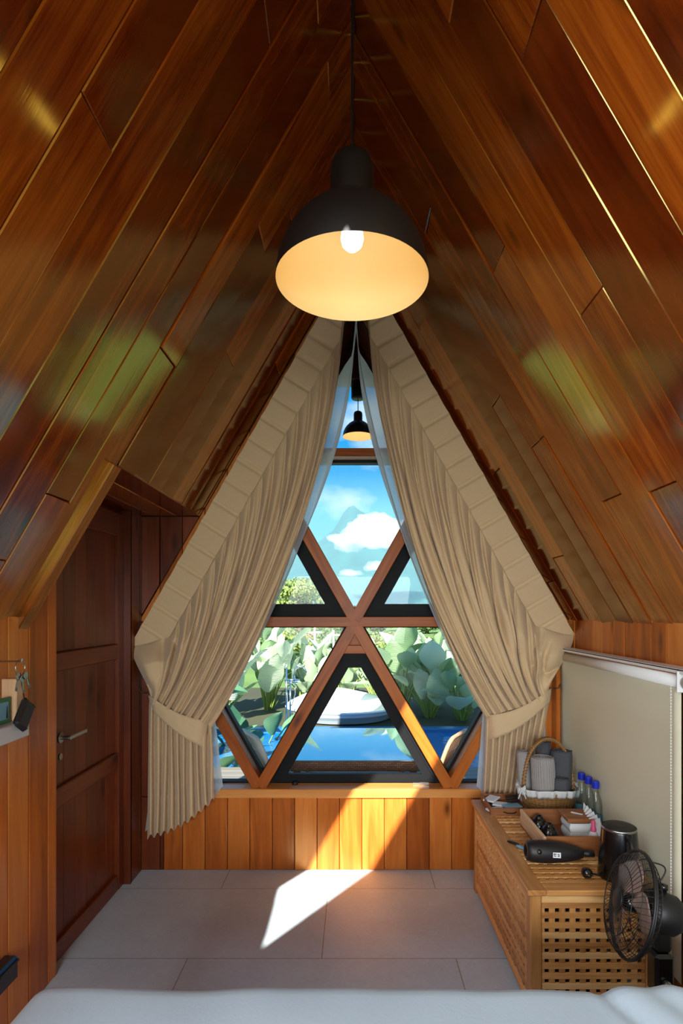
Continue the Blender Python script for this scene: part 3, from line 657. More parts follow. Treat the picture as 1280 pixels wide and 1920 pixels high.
# ------------------------------------------------------------------ bed
bed = thing('bed', (0.15, 0.3, 0), 'wide bed under a white duvet at the bottom of the photo', 'bed')
mb = MB(); mb.box((-0.70, -1.9, 0.06), (1.03, 1.27, 0.30), 0.01); mb.build('bed_base', M['wallw'], bed)
mb = MB(); mb.box((-0.71, -1.9, 0.30), (1.04, 1.29, 0.54), 0.04); mb.build('mattress', M['cloth'], bed, smooth=False)
for x in (-0.62, 0.95):
    for y in (-1.8, 1.18): mb = MB(); mb.box((x-0.03, y-0.03, 0), (x+0.03, y+0.03, 0.06)); mb.build('leg', M['wallw'], bed)
mb = MB(); bx0, bx1, by0, by1, bzt = -0.79, 1.12, -1.9, 1.405, 0.632
def duv(u, v):
    # u across, v from head to foot; wraps down the sides with a round edge
    def wrap(s, a, b, r=0.07, drop=0.32):
        W_ = b-a; tot = W_+2*drop; q = s*tot
        if q < drop: return a, (drop-q)
        if q > drop+W_: return b, (q-drop-W_)
        return a+(q-drop), 0.0
    x, dx = wrap(u, bx0, bx1); 
    q = v*(by1-by0+0.32); y = by0+min(q, by1-by0); dy = max(0, q-(by1-by0))
    ex = min(x-bx0, bx1-x); ey = by1-y; r = 0.05
    z = bzt
    def rd(e_): return r-math.sqrt(max(0, r*r-(r-e_)**2)) if e_ < r else 0
    z -= rd(max(0, ex))+rd(max(0, ey))
    z -= min(0.33, max(dx, dy))
    nz = noise.noise(Vector((x*2.3, y*2.0, 1)))*0.012+noise.noise(Vector((x*6, y*5, 4)))*0.004
    fl = 0.014/(1+math.exp(-(x-0.60-0.35*(1.4-y))*60)) - 0.012*math.exp(-((x-0.60-0.35*(1.4-y))/0.02)**2)
    rip = 0.004*math.sin((x-(1.4-y)*0.5)*60)*max(0, min(1, (x-0.55)*5))
    out_ = 0.012*math.sin(x*9+1)*(1 if dy > 0 else 0)
    return Vector((x+(-1 if x < 0 else 1)*0.0, y+out_*min(1, dy*8)+0.012*noise.noise(Vector((x*3, 7, 7))), z+nz+fl+rip))
mb.grid(duv, 190, 190); dv = mb.build('duvet', M['bedw'], smooth=True); tag(dv, 'white cotton duvet spread over the bed, creased at its right', 'duvet')

# ------------------------------------------------------------------ lattice storage chest
CX0, CX1, CY0, CY1, CZ = 0.668, 1.155, 2.13, 3.135, 0.5
ch = thing('storage_chest', ((CX0+CX1)/2, (CY0+CY1)/2, 0), 'slatted lattice wood storage chest along the right wall', 'chest')
pw = 0.045
for x in (CX0+pw/2, CX1-pw/2):
    for y in (CY0+pw/2, CY1-pw/2):
        mb = MB(); mb.bid = R.random()*0.6; mb.box((x-pw/2, y-pw/2, 0), (x+pw/2, y+pw/2, CZ-0.022), 0.004); mb.build('leg', M['chest'], ch)
def lattice(name, O, U, V, N, lu, lv, pu, pv, sw, extra=None):
    mb = MB(); O, U, V, N = map(Vector, (O, U, V, N)); nu_ = round(lu/pu); nv_ = round(lv/pv); pu = lu/nu_; pv = lv/nv_
    for i in range(nu_+1):
        mb.bid = R.random(); mb.obox(O+U*(i*pu)+V*(lv/2)-N*0.002, V, U, N, lv/2, sw/2, 0.005, 0.001)
    for j in range(nv_+1):
        mb.bid = R.random(); mb.obox(O+V*(j*pv)+U*(lu/2)-N*0.0, U, V, N, lu/2, sw/2, 0.005, 0.001)
    return mb.build(name, M['chest'], ch)
fx0, fx1 = CX0+pw, CX1-pw
lattice('front_panel', (fx0+0.002, CY0+0.012, 0.05), (1,0,0), (0,0,1), (0,-1,0), fx1-fx0-0.004, 0.385, 0.0402, 0.0385, 0.0225)
lattice('side_panel', (CX0+0.012, CY0+pw+0.002, 0.05), (0,1,0), (0,0,1), (-1,0,0), CY1-CY0-2*pw-0.004, 0.385, 0.0402, 0.0385, 0.0225)
lattice('side_panel', (CX1-0.012, CY0+pw+0.002, 0.05), (0,1,0), (0,0,1), (1,0,0), CY1-CY0-2*pw-0.004, 0.385, 0.0402, 0.0385, 0.0225)
lattice('back_panel', (fx0+0.002, CY1-0.012, 0.05), (1,0,0), (0,0,1), (0,1,0), fx1-fx0-0.004, 0.385, 0.0402, 0.0385, 0.0225)
for a, b in (((fx0, CY0+0.002, 0.445), (fx1, CY0+0.03, 0.478)), ((fx0, CY1-0.03, 0.445), (fx1, CY1-0.002, 0.478)), ((CX0+0.002, CY0+pw, 0.445), (CX0+0.03, CY1-pw, 0.478)), ((CX1-0.03, CY0+pw, 0.445), (CX1-0.002, CY1-pw, 0.478)),
             ((fx0, CY0+0.002, 0.03), (fx1, CY0+0.03, 0.052)), ((CX0+0.002, CY0+pw, 0.03), (CX0+0.03, CY1-pw, 0.052))):
    mb = MB(); mb.bid = R.random(); mb.box(a, b, 0.003); mb.build('rail', M['chest'], ch)
lid = MB(); fw = 0.06
for a, b in (((CX0-0.012, CY0-0.012, CZ-0.022), (CX0+fw, CY1+0.012, CZ)), ((CX1-fw, CY0-0.012, CZ-0.022), (CX1+0.012, CY1+0.012, CZ)), ((CX0+fw, CY0-0.012, CZ-0.022), (CX1-fw, CY0+fw-0.005, CZ)), ((CX0+fw, CY1-fw, CZ-0.022), (CX1-fw, CY1+0.012, CZ))):
    lid.bid = R.random(); lid.box(a, b, 0.004)
lo_ = lid.build('lid', M['chest'], ch)
mb = MB(); lx = CX1-CX0-2*fw; ly = CY1-CY0-2*fw
for i in range(10): mb.bid = R.random(); mb.box((CX0+fw+(i+0.5)*lx/10-0.0115, CY0+fw-0.01, CZ-0.013), (CX0+fw+(i+0.5)*lx/10+0.0115, CY1-fw+0.005, CZ-0.003), 0.001)
for j in range(22): mb.bid = R.random(); y = CY0+fw-0.01+(j+0.5)*ly/21.5; mb.box((CX0+fw-0.005, y-0.0115, CZ-0.009), (CX1-fw+0.005, y+0.0115, CZ-0.001), 0.001)
mb.build('lid_lattice', M['chest'], lo_)
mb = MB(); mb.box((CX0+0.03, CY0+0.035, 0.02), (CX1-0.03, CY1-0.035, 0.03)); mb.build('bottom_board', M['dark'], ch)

# ------------------------------------------------------------------ things on the chest
ZC = CZ+0.0005
# shallow tray of sachets (back left)
tr = thing('amenity_tray', (0.80, 3.0, ZC), 'small brown wooden tray of sachets at the far end of the chest', 'tray')
x0, x1, yy0, yy1 = 0.705, 0.895, 2.89, 3.125
mb = MB(); mb.bid = 0.4; mb.box((x0, yy0, ZC), (x1, yy1, ZC+0.006))
for a, b in (((x0, yy0, ZC+.006), (x0+0.008, yy1, ZC+0.04)), ((x1-0.008, yy0, ZC+.006), (x1, yy1, ZC+0.04)), ((x0+.008, yy0, ZC+.006), (x1-.008, yy0+0.008, ZC+0.04)), ((x0+.008, yy1-0.008, ZC+.006), (x1-.008, yy1, ZC+0.04))): mb.box(a, b, 0.001)
mb.build('tray_box', M['traywood'], tr)
mb = MB(); mb.tube([(0.77, yy0-0.003, ZC+0.022), (0.785, yy0-0.014, ZC+0.018), (0.82, yy0-0.014, ZC+0.018), (0.835, yy0-0.003, ZC+0.022)], 0.003, 6); mb.build('tray_handle', M['blackm'], tr)
for i, (x, y, a, zz, mt, lb) in enumerate(((0.745, 2.95, 0.3, 0.012, 'paper', 'white sachet lying at the front left of the small tray'), (0.79, 3.0, -0.5, 0.022, 'paper', 'white sachet lying across the middle of the small tray'), (0.75, 3.06, 0.9, 0.032, 'paper', 'white sachet on top at the back left of the small tray'), (0.83, 2.95, 0.2, 0.030, 'bluish', 'pale blue sachet at the front right of the small tray'))):
    mb = MB(); ca, sa = math.cos(a), math.sin(a)
    mb.obox((x, y, ZC+zz), (ca, sa, 0.04), (-sa, ca, 0), (0, 0, 1), 0.045, 0.03, 0.0045, 0.002); tag(mb.build('sachet', M[mt]), lb, 'sachet', 'sachets in the small tray')
for i in range(3):
    mb = MB(); y = 2.985+i*0.03; x = 0.845+0.004*i; zz = ZC+0.045+0.003*i
    mb.obox((x, y, zz), (0.95, 0.3, 0.05), (-0.3, 0.95, 0), (0, 0, 1), 0.036, 0.006, 0.003, 0.001)
    for k_ in range(12): mb.obox(Vector((x-0.033+k_*0.006, y-0.012-0.002+k_*0.0019, zz)), (-0.3, 0.95, 0), (0.95, 0.3, 0), (0, 0, 1), 0.009, 0.0015, 0.002)
    tag(mb.build('comb', M['blackm']), 'black plastic comb %s of the small tray' % ('at the front right', 'in the middle right', 'at the back right')[i], 'comb', 'black combs in the small tray')
# wicker basket
BX, BY = 1.032, 2.99
bk = thing('wicker_basket', (BX, BY, ZC), 'wicker basket with hoop handle and white liner holding rolled towels', 'basket')
mb = MB(); prof = [(0.0,0.002),(0.10,0.002),(0.115,0.006),(0.128,0.04),(0.138,0.08),(0.146,0.115)]
mb.lathe(prof, (BX, BY, ZC), k=48, sc=(1, 0.88)); 
for (r_, h_) in ((0.148, 0.118), (0.118, 0.01)):
    mb.tube([(BX+r_*math.cos(2*PI*i/40), BY+0.88*r_*math.sin(2*PI*i/40), ZC+h_) for i in range(40)], 0.006, 6, closed=True)
for i in range(0, 44):
    a = 2*PI*i/44; mb.tube([(BX+(r_+0.003)*math.cos(a), BY+(0.88*r_+0.003)*math.sin(a), ZC+h_) for r_, h_ in prof[2:]], 0.0022, 4, cap=False)
for j in range(12):
    r_ = 0.118+0.028*(j/11); h_ = 0.014+j*0.0088
    mb.tube([(BX+(r_+0.002+0.002*math.sin(22*2*PI*i/88*2+j*PI))*math.cos(2*PI*i/88), BY+(0.88*r_+0.002+0.002*math.sin(44*2*PI*i/88+j*PI))*math.sin(2*PI*i/88), ZC+h_) for i in range(88)], 0.0034, 4, closed=True)
mb.build('basket_body', M['wicker'], bk, smooth=True)
mb = MB()
for dy in (-0.011, 0.0, 0.011):
    mb.tube([(BX-0.13*math.cos(PI*i/36), BY+dy, ZC+0.10+0.275*math.sin(PI*i/36)**0.85) for i in range(37)], 0.0062, 6)
for i in range(48):
    a = PI*(i+0.5)/48; c = Vector((BX-0.13*math.cos(a), BY, ZC+0.10+0.275*math.sin(a)**0.85)); mb.bar(c+Vector((0,-0.018,-0.002)), c+Vector((0,0.018,0.002)), 0.004, 0.0145, up=(math.cos(a),0,-math.sin(a)))
mb.build('basket_handle', M['wicker'], bk, smooth=True)
def liner(u, v):
    a = 2*PI*u; rf = 0.006*math.sin(a*17)+0.004*math.sin(a*29+1); r_ = 0.137+0.024*math.sin(PI*min(1, v*0.8))+rf*v; h_ = 0.108+0.030*math.sin(PI*v*0.9)-0.022*v*v
    return Vector((BX+r_*math.cos(a), BY+(0.88*r_)*math.sin(a), ZC+h_+0.006*math.sin(a*3)))
mb = MB(); mb.grid(liner, 160, 10); mb.build('liner', M['cloth'], bk, smooth=True, solid=0.003)
mb = MB(); c = Vector((BX-0.155, BY-0.05, ZC+0.12))
for sx in (-1, 1): mb.grid(lambda u, v: c+Vector((sx*0.026*math.sin(PI*u)*(0.4+0.6*u), -0.014*math.cos(2*PI*v)*math.sin(PI*u), 0.02*math.sin(2*PI*v)*math.sin(PI*u)+0.008*sx*u)), 8, 10)
for sx in (-1, 1): mb.tube([c, c+Vector((0.01*sx, -0.01, -0.02)), c+Vector((0.02*sx, -0.012, -0.045))], 0.004, 5)
mb.build('ribbon_bow', M['cloth'], bk, smooth=True)
def towel(x, y, z0_, r_, h_, lean, mt, label, rib=False):
    mb = MB(); ax = Vector((lean[0], lean[1], 1)).normalized(); n_ = 64
    def side(u, v):
        a = 2*PI*u; rr_ = r_*(1+0.03*math.sin(3*a+x*50))+(0.0022*math.sin(a*30) if rib else 0.0008*math.sin(a*9))
        rr_ *= (1-0.06*(2*v-1)**8)
        return Vector((x, y, z0_))+ax*h_*v+Vector((math.cos(a)*rr_, math.sin(a)*rr_, 0))
    mb.grid(side, 128 if rib else n_, 14)
    def cap(u, v): 
        a = 2*PI*u; rr_ = r_*(1+0.03*math.sin(3*a+x*50))*0.94*(1-v); return Vector((x, y, z0_))+ax*(h_+0.003*math.sin(v*22+u*6.28))+Vector((math.cos(a)*rr_, math.sin(a)*rr_, 0))
    mb.grid(cap, 48, 16)
    # the rolled spiral edge
    mb.tube([Vector((x, y, z0_))+ax*(h_+0.003)+Vector((math.cos(t_)*r_*(0.12+0.8*t_/(6*PI)), math.sin(t_)*r_*(0.12+0.8*t_/(6*PI)), 0)) for t_ in [i*6*PI/90 for i in range(91)]], 0.0035, 5)
    tag(mb.build('rolled_towel', M[mt], smooth=True), label, 'towel', 'rolled towels in the basket')
towel(1.005, 2.955, ZC+0.02, 0.060, 0.265, (-0.05,0.0), 'towl', 'light grey ribbed rolled towel at the front left of the basket', True)
towel(0.925, 3.03, ZC+0.03, 0.034, 0.265, (-0.06,0.0), 'towl', 'light grey rolled towel at the left behind the hoop handle')
towel(1.10, 3.00, ZC+0.02, 0.055, 0.285, (0.04,0.02), 'towd', 'charcoal rolled towel, tallest at the right of the basket')
towel(1.075, 2.925, ZC+0.03, 0.040, 0.150, (0.02,0.0), 'towd', 'short charcoal rolled towel at the front right of the basket')
towel(1.035, 3.075, ZC+0.02, 0.042, 0.315, (0.0,0.0), 'towd', 'charcoal rolled towel standing at the back of the basket')
# bottles
for i, (px_, py_, lb) in enumerate(((1090,1462,'farthest of the three'), (1103,1469,'middle of the three'), (1116,1479,'nearest of the three'))):
    d_ = 2.86-0.07*i; x = (px_-CX)/F*d_; 
    b_ = thing('glass_bottle', (x, d_, ZC), 'clear glass water bottle with blue cap, %s beside the blind' % lb, 'bottle', 'blue capped bottles')
    mb = MB(); mb.lathe([(0,0.002),(0.028,0.002),(0.031,0.008),(0.031,0.11),(0.027,0.14),(0.016,0.175),(0.0135,0.19),(0.0135,0.212)], (x, d_, ZC), k=24); mb.build('bottle_body', M['bottle'], b_, smooth=True)
    mb = MB(); mb.lathe([(0,0.004),(0.0285,0.004),(0.0285,0.07),(0.0,0.07)], (x, d_, ZC), k=20); mb.build('water', M['bluewater'] if 'bluewater' in M else M['bottle'], b_, smooth=True)
    mb = MB(); mb.lathe([(0.0175,0.198),(0.018,0.2),(0.018,0.228),(0.016,0.232),(0,0.232)], (x, d_, ZC), k=24); mb.build('bottle_cap', M['bluecap'], b_, smooth=False)
# open wooden box
bxn = thing('open_wooden_box', (0.97, 2.6, ZC), 'large open brown wooden box in the middle of the chest top', 'box')
x0, x1, yy0, yy1, hh = 0.818, 1.125, 2.42, 2.765, 0.082
mb = MB(); mb.bid = 0.4; mb.box((x0, yy0, ZC), (x1, yy1, ZC+0.006)); mb.bid = 0.5
mb.box((x0+.012, yy0, ZC+.006), (x1, yy0+0.01, ZC+hh), 0.001); mb.box((x0+.012, yy1-0.01, ZC+.006), (x1, yy1, ZC+hh), 0.001); mb.box((x1-0.01, yy0+.01, ZC+.006), (x1, yy1-.01, ZC+hh), 0.001)
mb.build('box_body', M['traywood'], bxn)
mb = MB()
for j in range(4): mb.bid = 0.5+0.1*j; mb.box((x0-0.002*(j % 2), yy0, ZC+0.006+j*0.019), (x0+0.012, yy1, ZC+0.006+j*0.019+0.0175), 0.002)
mb.build('slatted_side', M['palewood'], bxn)
for i, (px_, py_, lb) in enumerate(((1010,1532,'farther'), (1029,1556,'nearer'))):
    d_ = 2.69-i*0.10; x = (px_-CX)/F*d_; 
    mb = MB(); mb.lathe([(0.043,0.0),(0.043,0.012),(0.038,0.035),(0.024,0.056),(0.016,0.061),(0.017,0.068),(0.013,0.068),(0.012,0.061),(0,0.060)], (x, d_, ZC+0.0065), k=32)
    tag(mb.build('cup', M['blackp'], smooth=True), '%s of the two upturned glossy black cups in the open wooden box' % lb, 'cup', 'upturned black cups')
# napkin box with wooden lid
nb = thing('napkin_holder', (1.035, 2.62, ZC+0.0065), 'white stacked napkins under a wooden lid in the open wooden box', 'napkin holder')
for j in range(2):
    mb = MB(); mb.grid(lambda u, v: Vector((1.035+(0.052+0.006*math.sin(PI*v))*math.copysign(min(1, abs(math.cos(2*PI*u))*1.4), math.cos(2*PI*u)), 2.60+(0.055+0.004*math.sin(PI*v))*math.copysign(min(1, abs(math.sin(2*PI*u))*1.4), math.sin(2*PI*u)), ZC+0.0065+j*0.042+0.042*v)), 48, 8)
    mb.add([(1.035-.05, 2.60-.05, ZC+0.045+j*0.042), (1.035+.05, 2.60-.05, ZC+0.045+j*0.042), (1.035+.05, 2.60+.05, ZC+0.045+j*0.042), (1.035-.05, 2.60+.05, ZC+0.045+j*0.042)], [(0,1,2,3)])
    mb.build('napkin_stack', M['cloth'], nb, smooth=True)
mb = MB(); mb.bid = 0.6; mb.obox((1.035, 2.605, ZC+0.104), (1,0,-0.03), (0,1,0.02), (0.03,0,1), 0.068, 0.065, 0.009, 0.003); mb.build('wooden_lid', M['traywood'], nb)
mb = MB(); mb.obox((1.035, 2.61, ZC+0.115), (0.75,-0.65,0), (0.65,0.75,0), (0,0,1), 0.026, 0.006, 0.001); mb.build('slot', M['paper'], nb)
# spray bottle
d_ = 2.50; x = (1112-CX)/F*d_; sb = thing('spray_bottle', (x, d_, ZC+0.0065), 'small clear spray bottle with pink cap in the open wooden box', 'bottle')
mb = MB(); mb.lathe([(0,0),(0.019,0),(0.02,0.004),(0.02,0.055),(0.014,0.066),(0.010,0.07)], (x, d_, ZC+0.0065), k=20); mb.build('bottle_body', M['paper'], sb, smooth=True)
mb = MB(); mb.lathe([(0.012,0.068),(0.012,0.082),(0.009,0.086),(0.009,0.112),(0.006,0.118),(0,0.118)], (x, d_, ZC+0.0065), k=16); mb.build('spray_cap', M['pink'], sb, smooth=True)
mb = MB(); mb.lathe([(0.0206,0.012),(0.0206,0.045)], (x, d_, ZC+0.0065), k=20); mb.build('bottle_label', plain('yellow_label', rgb(226,200,120), 0.5), sb, smooth=True)
# papers
pp = MB()
for j in range(6):
    a = 0.25+0.22*j; c = Vector((1.085+0.006*j, 2.50+0.03*j, ZC+0.072+0.003*j)); pp.obox(c, (math.cos(a), 0.5*math.sin(a), 0.3), (-0.1*j, 0.5, 0.85), (0.3, -0.85, 0.5), 0.022, 0.052, 0.0008)
tag(pp.build('paper_packets', M['paper']), 'crumpled white paper packets standing between napkins and black kettle', 'papers', kind='stuff')
# hair dryer (long black body)
hd = thing('hair_dryer', (0.86, 2.33, ZC), 'black hair dryer body lying in front of the open wooden box', 'hair dryer')
a0 = Vector((0.722, 2.365, ZC+0.046)); axd = Vector((1.0, -0.02, -0.04)).normalized()
mb = MB(); mb.lathe([(0,0.012),(0.020,0.012),(0.026,0.0),(0.036,0.004),(0.043,0.022),(0.046,0.06),(0.045,0.10),(0.040,0.15),(0.032,0.195),(0.024,0.225),(0.018,0.238),(0.0,0.24)], a0, axd, 36); mb.build('body', M['blackm'], hd, smooth=True)
mb = MB(); mb.lathe([(0.012,0.235),(0.012,0.245),(0.014,0.246),(0.013,0.285),(0,0.287)], a0, axd, 18); mb.build('nozzle', M['blackm'], hd, smooth=True)
mb = MB(); c = a0+axd*0.115+Vector((0,-0.0462,0.006)); mb.obox(c, axd, (0,0,1), (0,-1,0), 0.016, 0.011, 0.0008); st = mb.build('sticker', M['paper'], hd)
mb = MB()
for dx, dz, w_, h_ in ((-0.011,0.004,0.002,0.004),(-0.008,-0.004,0.004,0.0015),(-0.005,0.004,0.0015,0.004),(0.006,0.003,0.004,0.0015),(0.008,-0.003,0.0015,0.004),(0.005,-0.004,0.003,0.0012)): mb.obox(c+Vector((dx,-0.0011,dz)), axd, (0,0,1), (0,-1,0), w_, h_, 0.0003)
mb.build('sticker_print', M['blackm'], st)
mb = MB(); mb.lathe([(0,0.003),(0.009,0.003),(0.010,0)], a0+axd*0.055+Vector((-0.01,-0.044,0.016)), (0,-0.94,0.34), 16); mb.build('button', M['blackp'], hd, smooth=True)
# toiletries
for i, (a, b, r_, mt, lb) in enumerate((((0.70,2.56),(0.74,2.52),0.006,'blackm','short black tube beside the slatted side of the wooden box'), ((0.725,2.51),(0.775,2.45),0.007,'bluish','pale blue toothbrush tube lying on the lattice lid'), ((0.755,2.49),(0.79,2.43),0.0045,'pink','pink toothbrush tube lying on the lattice lid'))):
    mb = MB(); A = Vector((*a, ZC+r_)); B = Vector((*b, ZC+r_)); mb.tube([A, A.lerp(B, 0.2), A.lerp(B, 0.8), B], [r_*0.6, r_, r_, r_*0.7], 10); tag(mb.build('toiletry_tube', M[mt], smooth=True), lb, 'tube')
# kettle
kx, ky = (1160-CX)/F*2.235, 2.235
kt = thing('kettle', (kx, ky, ZC), 'tall glossy black electric kettle beside the blind', 'kettle')
mb = MB(); mb.lathe([(0,0.0),(0.078,0.0),(0.080,0.006),(0.078,0.03),(0.073,0.11),(0.066,0.185),(0.064,0.192)], (kx, ky, ZC), k=48); mb.build('kettle_body', M['blackp'], kt, smooth=True)
mb = MB(); mb.lathe([(0.0645,0.190),(0.066,0.193),(0.066,0.197),(0.0635,0.199)], (kx, ky, ZC), k=48); mb.build('rim_ring', M['steel'], kt, smooth=True)
mb = MB(); mb.lathe([(0.063,0.196),(0.058,0.202),(0.03,0.207),(0,0.208)], (kx, ky, ZC), k=40); mb.box((kx-0.022, ky-0.062, ZC+0.19), (kx+0.022, ky-0.03, ZC+0.205), 0.004); mb.build('kettle_lid', M['blackm'], kt, smooth=False)
mb = MB(); mb.tube([(kx-0.0, ky-0.066, ZC+0.18), (kx, ky-0.10, ZC+0.175), (kx, ky-0.112, ZC+0.14), (kx, ky-0.108, ZC+0.08), (kx, ky-0.08, ZC+0.04)], 0.011, 10); mb.build('handle', M['blackm'], kt, smooth=True)
# plug and cord
pg = thing('power_cord', (0.93, 2.24, ZC), 'black power plug and cord lying on the near end of the chest', 'cord')
mb = MB(); mb.lathe([(0,-0.004),(0.018,0.0),(0.021,0.012),(0.018,0.024),(0.010,0.03),(0,0.031)], (0.915, 2.225, ZC+0.021), (0.2,-1,0.15), 20); mb.build('plug', M['blackp'], pg, smooth=True)
for s_ in (-1, 1): mb = MB(); mb.tube([(0.918+0.009*s_, 2.195, ZC+0.026), (0.921+0.009*s_, 2.176, ZC+0.029)], 0.0024, 6); mb.build('pin', M['steel'], pg)
mb = MB(); mb.tube([(0.915, 2.228, ZC+0.02), (0.945, 2.235, ZC+0.010), (0.975, 2.23, ZC+0.006), (1.0, 2.225, ZC+0.006), (1.03, 2.165, ZC+0.006), (1.09, 2.14, ZC+0.006), (1.14, 2.16, ZC+0.006)], 0.0035, 6); mb.build('cord', M['blackm'], pg, smooth=True)

# ------------------------------------------------------------------ standing fan
fy = 1.86; FC = P(1183, 1693, fy); FN = Vector((-0.965, 0.13, 0.255)).normalized()   # grille centre and facing
FU = Vector((0,0,1)); FU = (FU-FN*FU.dot(FN)).normalized(); FV = FN.cross(FU)
fn = thing('standing_fan', (FC.x+0.19, fy, 0), 'black standing fan with wire grille beside the near end of the chest', 'fan')
RG = 0.168
def fp(r_, a, h_): return FC+FU*(math.cos(a)*r_)+FV*(math.sin(a)*r_)+FN*h_
def grille(name, prof, nw, rings, sgn):
    mb = MB()
    for i in range(nw):
        a = 2*PI*i/nw
        mb.tube([fp(r_, a+0.25*(r_/RG)*sgn, h_) for r_, h_ in prof], 0.0011, 3, cap=False)
    for r_, h_, t_ in rings: mb.tube([fp(r_, 2*PI*i/48, h_) for i in range(48)], t_, 6, closed=True)
    return mb
fprof = [(0.035,0.045),(0.07,0.046),(0.115,0.042),(0.148,0.03),(0.164,0.012),(RG,0.0)]
mb = grille('front_grille', fprof, 56, ((0.035,0.045,0.003),(0.11,0.044,0.0016),(0.148,0.030,0.0016),(RG,0.0,0.005)), 1); mb.lathe([(0,0.052),(0.03,0.05),(0.037,0.044),(0.037,0.04),(0,0.04)], FC, FN, 28); mb.build('front_grille', M['blackm'], fn, smooth=True)
bprof = [(0.05,-0.045),(0.08,-0.046),(0.115,-0.042),(0.148,-0.03),(0.164,-0.015),(RG,-0.004)]
mb = grille('rear_grille', bprof, 56, ((0.05,-0.046,0.003),(0.115,-0.044,0.0016),(0.148,-0.030,0.0016),(RG,-0.006,0.004)), -1); mb.build('rear_grille', M['blackm'], fn, smooth=True)
M['blade'] = plain('smoky_translucent_blade', rgb(168,142,130), 0.15)
_n, _l = M['blade'].node_tree.nodes, M['blade'].node_tree.links
_t = _n.new('ShaderNodeBsdfTransparent'); _m = _n.new('ShaderNodeMixShader'); _m.inputs[0].default_value = 0.6
_l.new(_t.outputs[0], _m.inputs[1]); _l.new(_n['Principled BSDF'].outputs[0], _m.inputs[2]); _l.new(_m.outputs[0], _n['Material Output'].inputs[0])
for k_ in range(3):
    mb = MB()
    def bl(u, v):
        r_ = 0.03+0.112*u; wd = 0.55*(1-0.25*u)+0.9*math.sin(PI*u)*0.45; a = 2*PI*k_/3+0.5+(v-0.5)*wd*1.5+0.3*u; return fp(r_, a, 0.018*(v-0.5)*2*(1-0.2*u))
    mb.grid(bl, 12, 12); mb.build('blade', M['blade'], fn, smooth=True, solid=0.002)
mb = MB(); mb.lathe([(0,0.028),(0.02,0.026),(0.028,0.015),(0.028,-0.02),(0,-0.02)], FC, FN, 24); mb.build('hub', M['blackp'], fn, smooth=True)
mb = MB(); mb.lathe([(0,-0.045),(0.05,-0.046),(0.062,-0.055),(0.066,-0.09),(0.062,-0.135),(0.045,-0.158),(0.0,-0.165)], FC, FN, 36)
mb.build('motor_housing', M['blackm'], fn, smooth=True)
mb = MB(); mc = FC-FN*0.10+Vector((0,0,0.06)); mb.lathe([(0.012,0),(0.012,0.018),(0.016,0.02),(0.014,0.034),(0,0.036)], mc, (0.1,0,1), 16); mb.build('oscillation_knob', M['blackp'], fn, smooth=True)
pb = FC-FN*0.10; px_ = pb.x; 
mb = MB(); mb.box((px_-0.028, fy-0.03, pb.z-0.13), (px_+0.028, fy+0.03, pb.z-0.045), 0.012); mb.build('neck', M['blackm'], fn)
mb = MB(); mb.box((px_-0.032, fy-0.034, pb.z-0.27), (px_+0.032, fy+0.03, pb.z-0.13), 0.01); mb.build('control_box', M['blackp'], fn)
mb = MB(); mb.lathe([(0.006,0.0),(0.014,0.002),(0.014,0.012),(0.011,0.018),(0,0.018)], (px_-0.0, fy-0.034, pb.z-0.22), (0,-1,0), 16); mb.build('knob', M['steel'], fn)
mb = MB(); mb.lathe([(0.018,0.03),(0.018,pb.z-0.27)], (px_, fy, 0), k=20); mb.build('pole', M['blackm'], fn, smooth=True)
mb = MB(); mb.lathe([(0,0.035),(0.03,0.034),(0.05,0.024),(0.15,0.014),(0.16,0.006),(0.16,0.0),(0,0)], (px_+0.02, fy, 0), k=40); mb.build('base', M['blackm'], fn, smooth=True)
mb = MB(); hp = FC+FU*0.15-FN*0.028; he = FC+FU*0.06-FN*0.05; mb.tube([hp.lerp(he, i/12)+Vector((0.045,0,0.02))*math.sin(PI*i/12) for i in range(13)], 0.0025, 6); mb.build('carry_handle', M['blackm'], fn, smooth=True)

# ------------------------------------------------------------------ roller blinds on the right
def rblind(ya, yb_, label, far=True):
    rt = thing('roller_blind', (1.2, (ya+yb_)/2, 0.2), label, 'blind', None)
    mb = MB(); mb.grid(lambda u, v: Vector((1.205+0.0015*math.sin(u*9), ya+(yb_-ya)*u, 0.18+1.10*v)), 24, 6); mb.build('blind_fabric', M['blind'], rt, smooth=True, solid=0.0015)
    mb = MB(); mb.tube([(1.215, ya+0.01, 1.292), (1.215, yb_-0.01, 1.292)], 0.026, 20); mb.build('roller', M['white'], rt, smooth=True)
    mb = MB(); mb.box((1.19, ya-0.01, 1.334), (1.262, yb_+0.01, 1.342), 0.002); mb.box((1.19, ya-0.01, 1.325), (1.193, yb_+0.01, 1.342), 0.001); mb.build('top_rail', M['white'], rt)
    for y in ((ya-0.012, yb_+0.002) if far else (ya-0.012,)):
        mb = MB(); mb.box((1.185, y, 1.255), (1.255, y+0.010, 1.334), 0.003); mb.build('bracket', M['white'], rt)
    mb = MB(); yy = ya+0.028
    for i in range(92): mb.lathe([(0,-0.003),(0.0026,-0.0015),(0.0026,0.0015),(0,0.003)], (1.183, yy, 0.22+i*0.0115), k=6)
    mb.tube([(1.183, yy, 0.21), (1.183, yy, 1.28)], 0.0008, 4); mb.build('bead_chain', M['white'], rt)
rblind(2.07, 3.285, 'beige roller blind with white roller, hanging over the chest')
rblind(0.9, 2.056, 'beige roller blind nearer the bed, only its edge in the photo', False)

